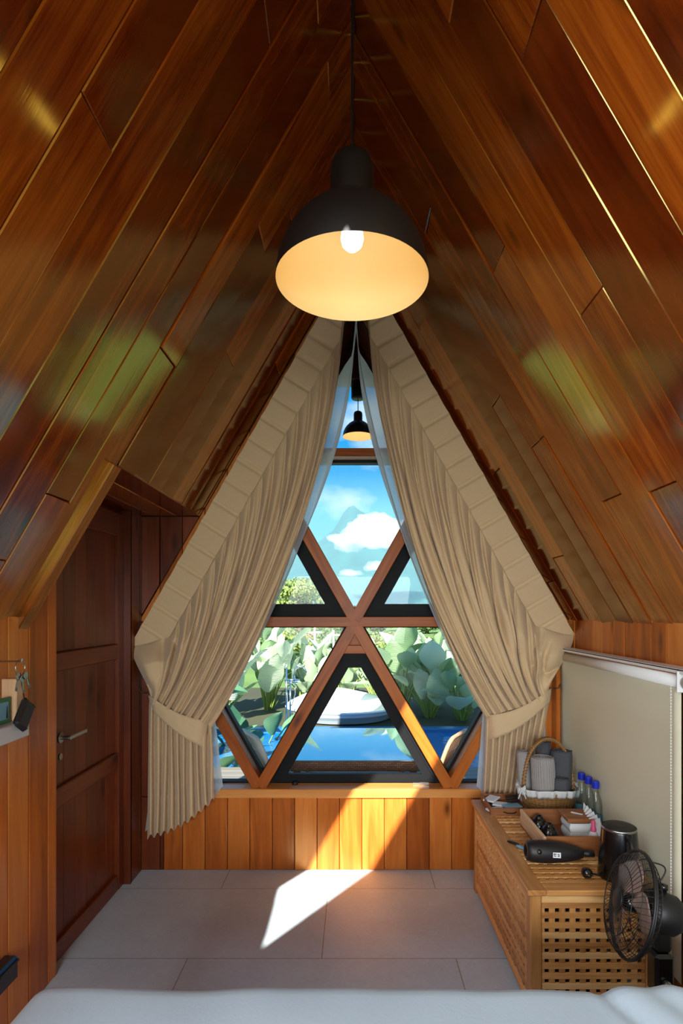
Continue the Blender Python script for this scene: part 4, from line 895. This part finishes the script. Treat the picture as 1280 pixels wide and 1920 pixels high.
# ------------------------------------------------------------------ shelf and things on the left wall
sh = thing('wall_shelf', (-1.25, 1.95, 1.12), 'small white shelf on the left wall', 'shelf')
mb = MB(); mb.box((XL+0.001, 1.72, 1.105), (-1.17, 2.03, 1.165), 0.004); mb.build('shelf_board', M['white_marble'], sh)
mb = MB(); mb.bid = 0.5; mb.box((-1.245, 1.985, 1.1655), (-1.19, 2.022, 1.315), 0.003); tag(mb.build('wooden_block', M['palewood']), 'upright pale wooden block at the end of the wall shelf', 'block')
fr_ = thing('picture_card', (-1.22, 1.96, 1.166), 'small green framed card standing on the wall shelf', 'card')
mb = MB(); mb.box((-1.212, 1.86, 1.1655), (-1.204, 1.975, 1.255), 0.002); mb.build('card', M['green'], fr_)
mb = MB(); mb.box((-1.204, 1.875, 1.18), (-1.203, 1.96, 1.24)); mb.build('card_picture', M['bluish'], fr_)
mb = MB(); mb.add([(-1.2022, 1.945, 1.183), (-1.2022, 1.956, 1.183), (-1.2022, 1.953, 1.225), (-1.2022, 1.949, 1.225)], [(0,1,2,3)]); mb.build('card_mark', M['blackm'], fr_)
ky_ = thing('key_bunch', (-1.28, 2.17, 1.30), 'bunch of keys hanging on the left wall above the black pouch', 'keys')
K = lambda px, py: P(px, py, F*1.165/(CX-px))
mb = MB(); c = K(38,1268); mb.tube([c+Vector((0.0, 0.028*math.cos(2*PI*i/20), 0.03+0.028*math.sin(2*PI*i/20))) for i in range(20)], 0.002, 6, closed=True); mb.build('key_ring', M['steel'], ky_, smooth=True)
for j, (dy, dz, a) in enumerate(((-0.012,0.0,-0.3),(0.006,-0.01,0.12),(0.02,0.0,0.4))):
    mb = MB(); q = c+Vector((0.004*j, dy, dz)); dd = Vector((0, math.sin(a), -math.cos(a))); sd = Vector((0, math.cos(a), math.sin(a)))
    mb.lathe([(0,0.001),(0.013,0.001),(0.013,-0.001),(0,-0.001)], q, (1,0,0), 16); mb.obox(q+dd*0.03, dd, sd, (1,0,0), 0.02, 0.004, 0.001); mb.obox(q+dd*0.045+sd*0.004, dd, sd, (1,0,0), 0.006, 0.004, 0.001); mb.build('key', M['steel'], ky_)
mb = MB(); mb.tube([K(38,1262), K(41,1285), K(45,1305), K(46,1322)], 0.0018, 5); mb.build('strap', M['blackm'], ky_)
mb = MB(); mb.tube([(XL, c.y, c.z+0.052), (c.x+0.004, c.y, c.z+0.052), (c.x+0.008, c.y, c.z+0.062)], 0.003, 8); tag(mb.build('wall_hook', M['steel']), 'small steel hook on the left wall carrying the keys', 'hook')
mb = MB(); c = K(39,1340)+Vector((0.012,0,0)); a = 0.95; ya_ = Vector((0, math.cos(a), math.sin(a))); za_ = Vector((0, -math.sin(a), math.cos(a)))
mb.obox(c, ya_, za_, (1,0,0), 0.052, 0.036, 0.012, 0.010); po_ = mb.build('pouch', M['blackm'], smooth=False, bevel=0.004); tag(po_, 'black pouch hanging tilted at the end of the wall shelf', 'pouch')
mb = MB(); c = P(4,1826,1.99); mb.box((XL+0.001, c.y-0.07, c.z-0.045), (XL+0.055, c.y+0.05, c.z+0.04), 0.008); mb.box((XL+0.055, c.y-0.06, c.z+0.02), (XL+0.06, c.y+0.045, c.z+0.028)); tag(mb.build('socket_box', M['blackp']), 'black power socket box low on the left wall', 'socket')

# ------------------------------------------------------------------ outside: porch, pool, tub
mb = MB()
for k_ in range(14): mb.box((-4, D+0.27+k_*0.14, -0.03), (4, D+0.27+k_*0.14+0.134, 0.0), 0.003)
mb.build('floor_porch', M['deck'], kind='structure')
mb = MB(); mb.box((-6, 5.60, -0.5), (6, 5.64, -0.02)); mb.build('trim_pool', M['deck'], kind='structure')
pool = thing('pool', (0, 6, -0.3), 'blue swimming pool between porch and broad leaved plants', 'pool')
mb = MB(); mb.add([(-7, 5.64, -0.06), (7, 5.64, -0.06), (7, 7.45, -0.06), (-7, 7.45, -0.06)], [(0,1,2,3)]); mb.build('water', M['water'], pool)
mb = MB(); mb.box((-7, 7.45, -0.4), (7, 7.62, -0.01), 0.01); mb.build('coping', plain('blue_pool_tile', rgb(40,110,160), 0.3), pool)
mb = MB(); mb.add([(-1500, 7.6, -0.03), (1500, 7.6, -0.03), (1500, 2500, -0.03), (-1500, 2500, -0.03)], [(0,1,2,3)]); mb.add([(-1500,-60,-0.42),(1500,-60,-0.42),(1500,7.6,-0.42),(-1500,7.6,-0.42)], [(0,1,2,3)])
mb.build('floor_garden', M['grass'], kind='structure')
mb = MB(); mb.box((-7, 7.62, -0.2), (7, 11.5, -0.02)); mb.build('floor_planting_bed', plain('dark_soil', rgb(62,64,40), 0.95, var=0.3, bscale=8), kind='structure')
TX, TY = -0.17, 8.25
tb = thing('hot_tub', (TX, TY, 0), 'white freestanding bathtub with raised back rim beyond the pool', 'bathtub')
def tubz(a):   # rim height round the tub
    s_ = math.sin(a); return 0.17+0.13*max(0, s_)+0.04*max(0, s_)*math.cos(3*a+0.5)
def tubf(prof):
    def f(u, v):
        a = 2*PI*u; x = v*(len(prof)-1); i = min(len(prof)-2, int(x)); f_ = x-i; r_ = prof[i][0]*(1-f_)+prof[i+1][0]*f_; h_ = prof[i][1]*(1-f_)+prof[i+1][1]*f_
        return Vector((TX+0.80*r_*math.cos(a), TY+0.66*r_*math.sin(a), tubz(a)*h_))
    return f
mb = MB(); mb.grid(tubf([(0.86,0.0),(0.90,0.3),(0.95,0.55)]), 72, 8); mb.build('tub_skirt', M['tubgrey'], tb, smooth=True)
mb = MB(); mb.grid(tubf([(0.95,0.55),(1.0,0.8),(1.04,0.93),(1.04,1.0),(1.0,1.04),(0.93,1.02),(0.86,0.9),(0.76,0.6),(0.6,0.35),(0.0,0.3)]), 72, 30); mb.build('tub_shell', M['tub'], tb, smooth=True)
fc = thing('bath_faucet', (-0.86, 7.75, 0), 'chrome floor standing faucet beside the bathtub', 'faucet')
fd = 7.55; g = lambda px, py: P(px, py, fd)
mb = MB(); mb.tube([g(537,1365), g(537,1252)], 0.012, 8); mb.tube([g(544,1365), g(544,1278)], 0.012, 8); mb.build('column', M['chrome'], fc, smooth=True)
mb = MB(); mb.tube([g(551,1278), g(551,1262), g(553,1254), g(560,1249), g(568,1251), g(573,1257), g(574,1262)], 0.012, 8); mb.build('spout', M['chrome'], fc, smooth=True)
mb = MB(); mb.tube([g(533,1275), g(562,1275)], 0.016, 8); mb.tube([g(535,1280), g(558,1280)], 0.012, 8); mb.build('mixer', M['chrome'], fc, smooth=True)
mb = MB(); mb.tube([g(553,1280), g(553,1300), g(548,1320), g(544,1325)], 0.006, 6); mb.build('shower_hose', M['chrome'], fc, smooth=True)

# rattan table and chairs on the porch
tbl = thing('rattan_table', (0.02, 4.7, 0), 'wide rattan table with pale glass top on the porch outside the window', 'table')
mb = MB()
for a, b in (((-0.49, 4.30, 0.325), (0.51, 4.34, 0.40)), ((-0.49, 5.46, 0.325), (0.51, 5.50, 0.40)), ((-0.49, 4.34, 0.325), (-0.45, 5.46, 0.40)), ((0.47, 4.34, 0.325), (0.51, 5.46, 0.40))): mb.box(a, b, 0.006)
mb.build('table_frame', M['rattan'], tbl)
mb = MB(); mb.box((-0.48, 4.305, 0.401), (0.50, 5.495, 0.409), 0.002); mb.build('glass_top', plain('pale_glass_top', rgb(214,238,246), 0.03, 0.6), tbl)
for x in (-0.44, 0.46):
    for y in (4.35, 5.44): mb = MB(); mb.box((x-0.028, y-0.028, 0), (x+0.028, y+0.028, 0.325), 0.004); mb.build('leg', M['rattan'], tbl)
def rchair(cx_, cy_, ang, mt, label):
    rt = thing('rattan_chair', (cx_, cy_, 0), label, 'chair', 'rattan porch chairs')
    ca, sa = math.cos(ang), math.sin(ang)
    def T(x, y, z): return Vector((cx_+x*ca-y*sa, cy_+x*sa+y*ca, z))   # +y faces forward
    mb = MB(); rec = 0.36
    def bp_(s_, h_): return T(s_, -0.22-rec*h_, 0.36+h_)
    w_ = 0.20; hb = 0.36
    path = [bp_(-w_, -0.02)]+[bp_(-w_, h_) for h_ in (0.1, 0.2, 0.28)]+[bp_(-w_+0.07*(1-math.cos(a)), 0.28+0.08*math.sin(a)) for a in (0.4, 0.8, 1.2, 1.57)]+[bp_(w_-0.07*(1-math.cos(a)), 0.28+0.08*math.sin(a)) for a in (1.57, 1.2, 0.8, 0.4)]+[bp_(w_, h_) for h_ in (0.28, 0.2, 0.1)]+[bp_(w_, -0.02)]
    mb.tube(path, 0.014, 8); mb.build('back_frame', M[mt], rt, smooth=True)
    mb = MB()
    for i in range(9):
        s_ = -w_+0.04*(i+1); mb.tube([bp_(s_, 0), bp_(s_, 0.355)], 0.0075, 6)
    for h_ in (0.06, 0.13, 0.26): mb.tube([bp_(-w_, h_), bp_(w_, h_)], 0.007, 6)
    mb.build('back_canes', M[mt], rt, smooth=True)
    mb = MB(); mb.obox(T(0, 0, 0.325), (ca, sa, 0), (-sa, ca, 0), (0, 0, 1), 0.21, 0.22, 0.015, 0.01)
    mb.build('seat', M['rattan'], rt)
    for x in (-0.18, 0.18):
        for y in (-0.19, 0.19): mb = MB(); mb.tube([T(x, y, 0.315), T(x*1.15, y*1.15, 0)], 0.013, 8); mb.build('leg', M[mt], rt, smooth=True)
rchair(-0.40, 3.98, -PI/2+0.5, 'cane_unlit', 'rattan chair left of the porch table, shade put into its grey')
rchair(0.41, 3.98, PI/2-0.5, 'cane', 'rattan chair right of the porch table, sunlight put into its orange')

# ------------------------------------------------------------------ plants
def leaf(mb, base, dirv, L, Wd, up=Vector((0,0,1)), droop=0.4, cup=0.25, nu=10, nw=6, wav=0.0):
    d = Vector(dirv).normalized(); side = d.cross(up)
    if side.length < 0.05: side = Vector((1,0,0))
    side.normalize(); nrm = side.cross(d).normalized()
    ph = R.random()*6
    def f(u, v):
        s_ = (v-0.5)*2; wid = Wd/2*(math.sin(PI*min(1, (u*0.97+0.03))**0.85)**0.85)*(1.15-0.3*u) if u < 1 else 0.0
        p = base+d*(L*u)-up*(droop*L*u*u)+side*(s_*wid)+nrm*(cup*wid*s_*s_*1.4+0.02*L*math.sin(u*9+s_*3+ph)*abs(s_))
        return p
    mb.grid(f, nu, nw)
def plant(x, y, h, nl, mt, label, L=0.55, spread=0.4, group='broad leaved plants beyond the pool', zb=-0.03, seed=0):
    r_ = random.Random(seed); rt = thing('broadleaf_plant', (x, y, zb), label, 'plant', group)
    mb = MB(); st = MB()
    for i in range(nl):
        a = 2*PI*i/nl+r_.uniform(-0.5, 0.5); hh_ = h*r_.uniform(0.18, 0.72); sp_ = spread*r_.uniform(0.3, 1.0)
        b0 = Vector((x+0.05*math.cos(a), y+0.05*math.sin(a), zb)); b1 = Vector((x+sp_*math.cos(a), y+sp_*math.sin(a), zb+hh_))
        st.tube([b0, b0.lerp(b1, 0.5)+Vector((0,0,hh_*0.12)), b1], [0.014,0.011,0.008], 5, cap=False)
        el = r_.uniform(0.55, 1.4); dv_ = Vector((math.cos(a+r_.uniform(-.5,.5))*math.cos(el), math.sin(a)*math.cos(el), math.sin(el)))
        mb.bid = r_.random(); ll = L*r_.uniform(0.65, 1.15); leaf(mb, b1, dv_, ll, ll*r_.uniform(0.44, 0.6), droop=r_.uniform(0.05, 0.45), cup=r_.uniform(0.1, 0.5))
    mb.build('foliage', M[mt], rt, smooth=True); st.build('stems', M['stem'], rt, smooth=True)
GREENP = [
 (-1.95, 8.0, 1.45, 9, 'leaf', 0.66, 'tall pale broad leaved plant nearest the left curtain'),
 (-1.35, 8.9, 1.65, 9, 'leaf', 0.70, 'tall pale broad leaved plant behind the faucet'),
 (-0.75, 9.3, 1.35, 8, 'leaf', 0.55, 'pale broad leaved plant behind the left end of the bathtub'),
 (-0.15, 9.5, 1.20, 8, 'leaf', 0.55, 'pale broad leaved plant behind the middle of the bathtub'),
 (0.42, 9.2, 1.40, 9, 'leaf', 0.6, 'pale broad leaved plant behind the right end of the bathtub'),
 (0.72, 8.6, 1.35, 9, 'leaf', 0.6, 'pale broad leaved plant right of the bathtub, in the right lower pane'),
 (1.12, 8.3, 1.20, 9, 'leaf', 0.58, 'broad leaved plant with upright leaves in the middle of the right lower pane'),
 (1.55, 8.1, 1.00, 9, 'leaf', 0.55, 'low broad leaved plant beside the right curtain'),
 (2.05, 8.3, 0.95, 9, 'leaf', 0.55, 'low broad leaved plant half hidden by the right curtain'),
 (1.35, 9.2, 1.30, 8, 'leaf', 0.6, 'tall broad leaved plant in the back row at the right')]
for i, (x, y, h, nl, mt, L, lb) in enumerate(GREENP): plant(x, y, h, nl+15, mt, lb, L=L, seed=100+i)
plant(-1.45, 5.75, 0.95, 10, 'leafd', 'deep green broad leaved plant in the pool corner by the left curtain', L=0.5, seed=201, group=None, zb=-0.4, spread=0.5)
plant(-1.20, 7.0, 0.85, 12, 'leafd', 'deep green low plant between faucet and left rattan chair', L=0.42, seed=202, group=None, zb=-0.4, spread=0.55)
plant(-2.0, 6.8, 1.3, 12, 'leafd', 'deep green tall plant at the far left of the pool', L=0.6, seed=203, group=None, zb=-0.4, spread=0.5)

def tree(x, y, z0_, rx, rz, nq, sz, mt, label, group, seed, trunk=True):
    r_ = random.Random(seed); rt = thing('tree', (x, y, -0.03), label, 'tree', group); mb = MB()
    blobs = [(Vector((x+r_.uniform(-.6,.6)*rx, y+r_.uniform(-.6,.6)*rx, z0_+r_.uniform(-.5,.5)*rz)), r_.uniform(0.35, 0.6)) for _ in range(9)]
    for _ in range(nq):
        c, s_ = blobs[r_.randrange(9)]; v_ = Vector((r_.gauss(0,1), r_.gauss(0,1), r_.gauss(0,1))).normalized()*(r_.random()**0.25)
        p = c+Vector((v_.x*rx*s_, v_.y*rx*s_, v_.z*rz*s_)); a = Vector((r_.gauss(0,1), r_.gauss(0,1), r_.gauss(0,1))).normalized(); b_ = a.cross(v_).normalized() if a.cross(v_).length > 0.01 else Vector((1,0,0)); a = b_.cross(v_).normalized()
        a = (a+v_*r_.uniform(-.6,.6)).normalized(); q = sz*r_.uniform(0.6, 1.3); mb.bid = r_.random()
        mb.add([p-a*q, p+b_*q*0.6, p+a*q, p-b_*q*0.6], [(0,1,2,3)])
    mb.build('foliage', M[mt], rt)
    tk = MB(); tk.tube([(x, y, -0.03), (x+0.02*rx, y, z0_*0.5), (x, y, z0_+rz*0.3)], [rx*0.09, rx*0.07, rx*0.03], 7); tk.build('trunk', M['trunk'], rt, smooth=True)
tree((560-CX)/F*26, 26, 1.9, 1.9, 1.25, 4200, 0.085, 'treel', 'yellow green round tree behind the left middle pane', None, 51)
tree((470-CX)/F*31, 31, 1.6, 1.3, 1.0, 2500, 0.09, 'treel', 'yellow green tree left of the round tree, cut off by the curtain', None, 52)
k_ = 0
names = ['at the far left', 'left of the red roof', 'behind the red roof', 'right of the white poles', 'below the middle pane', 'right of the window centre', 'beyond the right lower pane', 'toward the right curtain', 'by the right curtain']
for px_ in (470, 520, 572, 618, 655, 700, 750, 800, 850):
    d_ = 34+(k_*7 % 11); tree((px_-CX)/F*d_, d_, 0.75, 1.5, 0.78, 1500, 0.10, 'treed' if k_ % 2 else 'treel', 'low bushy garden tree in the hedge line %s' % names[k_], 'hedge line trees', 60+k_); k_ += 1
for i, (px_, lb) in enumerate(((470,'leftmost'),(550,'second from left'),(625,'third from left'),(700,'third from right'),(780,'second from right'),(860,'rightmost'))):
    d_ = 19+(i*5 % 4); tree((px_-CX)/F*d_, d_, 0.42, 1.1, 0.5, 1500, 0.07, 'treel' if i % 2 else 'treed', 'low field bush before the hedge line, %s' % lb, 'field bushes', 80+i)
# house and poles
hd_ = 24.0; A = P(574,1196,hd_)
hs = thing('house', (A.x, hd_, 0), 'small distant house with a red roof left of the window centre', 'house')
mb = MB(); mb.box((A.x-0.5, hd_, 0), (A.x+0.5, hd_+1.0, A.z-0.25)); mb.build('wall', plain('brown_wall', rgb(140,90,60), 0.8), hs)
mb = MB(); mb.add([(A.x-0.65, hd_-0.15, A.z-0.28), (A.x+0.65, hd_-0.15, A.z-0.28), (A.x+0.65, hd_+1.1, A.z-0.28), (A.x-0.65, hd_+1.1, A.z-0.28), (A.x-0.4, hd_+0.5, A.z+0.15), (A.x+0.4, hd_+0.5, A.z+0.15)], [(0,1,5,4),(2,3,4,5),(1,2,5),(3,0,4),(0,3,2,1)]); mb.build('roof', M['roofred'], hs)
for i, (px_, py_, lb) in enumerate(((590,1187,'left'), (625,1192,'right'))):
    d_ = 18.0; c = P(px_, py_, d_); pr = thing('pole', (c.x, d_, 0), '%s of the two white garden poles with cross arms' % lb, 'pole')
    mb = MB(); mb.tube([(c.x, d_, -0.03), (c.x, d_, c.z+0.18)], 0.03, 8); mb.build('post', M['white'], pr)
    for q_ in ((-0.25,-0.0),(0.0,0.0)): pass
    mb = MB(); mb.tube([(c.x-0.22, d_, c.z), (c.x+0.22, d_, c.z+0.01)], 0.022, 6); mb.tube([(c.x-0.16, d_-0.16, c.z+0.03), (c.x+0.16, d_+0.16, c.z+0.03)], 0.018, 6); mb.build('cross_arm', M['white'], pr)

# ------------------------------------------------------------------ mountain, haze, clouds
M['mount'] = plain('forested_rock', rgb(44,84,84), 0.95, var=0.3, bscale=0.1)
prof_m = [(-2600,60),(300,30),(420,62),(480,80),(540,95),(590,122),(625,150),(645,185),(660,200),(676,186),(700,176),(740,170),(780,165),(850,140),(960,110),(1100,70),(4000,50)]
def mh(px_):
    for (a, ha), (b, hb_) in zip(prof_m, prof_m[1:]):
        if a <= px_ <= b: return ha+(hb_-ha)*(px_-a)/(b-a)
    return 50
YM = 1500.0
def mf(u, v):
    x = -1500+3000*u; y = 900+1000*v; px_ = CX+x/YM*F; hp_ = mh(px_)/F*YM
    s_ = 1-abs((y-YM)/600) if y < YM else 1-(y-YM)/400*0.6; s_ = max(0, s_)
    k = noise.fractal(Vector((x*0.006, y*0.006, 3)), 1.0, 2.0, 6)
    return Vector((x, y, max(-5, hp_*s_**1.25+k*38*min(1, s_*1.6)*(1-0.55*s_)+H*s_)))
mb = MB(); mb.grid(mf, 220, 90); mb.build('mountain', M['mount'], smooth=True, kind='structure')
def volmat(name, c, dens, aniso=0.0):
    m = bpy.data.materials.new(name); m.use_nodes = True; n, l = m.node_tree.nodes, m.node_tree.links; n.remove(n['Principled BSDF'])
    v = n.new('ShaderNodeVolumeScatter'); v.inputs['Color'].default_value = c; v.inputs['Density'].default_value = dens; v.inputs['Anisotropy'].default_value = aniso
    l.new(v.outputs[0], n['Material Output'].inputs['Volume']); return m
mb = MB(); mb.box((-1400, 600, -20), (1400, 820, 150)); o = recalc(mb.build('haze', volmat('valley_haze', (0.35,0.68,1.0,1), 0.0014))); tag(o, None, None, kind='stuff'); o['label'] = 'blue haze over the valley in front of the mountain'; o['category'] = 'haze'
def cloud(px0, py0, px1, py1, d_, label, seed, dens=0.02, thick=60, tilt_=0.0):
    r_ = random.Random(seed); A = P(px0, py1, d_); B = P(px1, py0, d_); mb = MB(); W_ = B.x-A.x; Hh = B.z-A.z
    n_ = 12
    for i in range(n_):
        f_ = (i+0.5)/n_; rr_ = Hh*0.27*(0.45+0.75*math.sin(PI*f_))*r_.uniform(0.7, 1.2); c = Vector((A.x+W_*f_, d_+r_.uniform(-.3,.3)*thick, A.z+Hh*(0.25+0.4*f_*tilt_+r_.uniform(-0.05, 0.3))))
        def sp(u, v):
            a = 2*PI*u; b_ = PI*v; nn = Vector((math.sin(b_)*math.cos(a), math.sin(b_)*math.sin(a), math.cos(b_))); q = 1+0.38*noise.fractal(nn*2.2+Vector((seed, i, 0)), 1.0, 2.0, 4)
            return c+Vector((nn.x*rr_*1.9*q, nn.y*rr_*q, nn.z*rr_*q))
        mb.grid(sp, 24, 16)
    o = recalc(mb.build('cloud', volmat('cloud_vapour', (1,1,1,1), dens))); md = o.modifiers.new('fuse', 'REMESH'); md.mode = 'VOXEL'; md.voxel_size = 1.2; tag(o, label, 'cloud', 'clouds round the mountain')
cloud(618, 972, 800, 1040, 860, 'long bright cloud across the front of the mountain peak', 1, 0.05, tilt_=1.3)
cloud(636, 1062, 678, 1080, 860, 'small cloud low on the mountain, left of centre', 2, 0.03)
cloud(684, 1045, 735, 1072, 860, 'small cloud low on the mountain, right of centre', 3, 0.03)
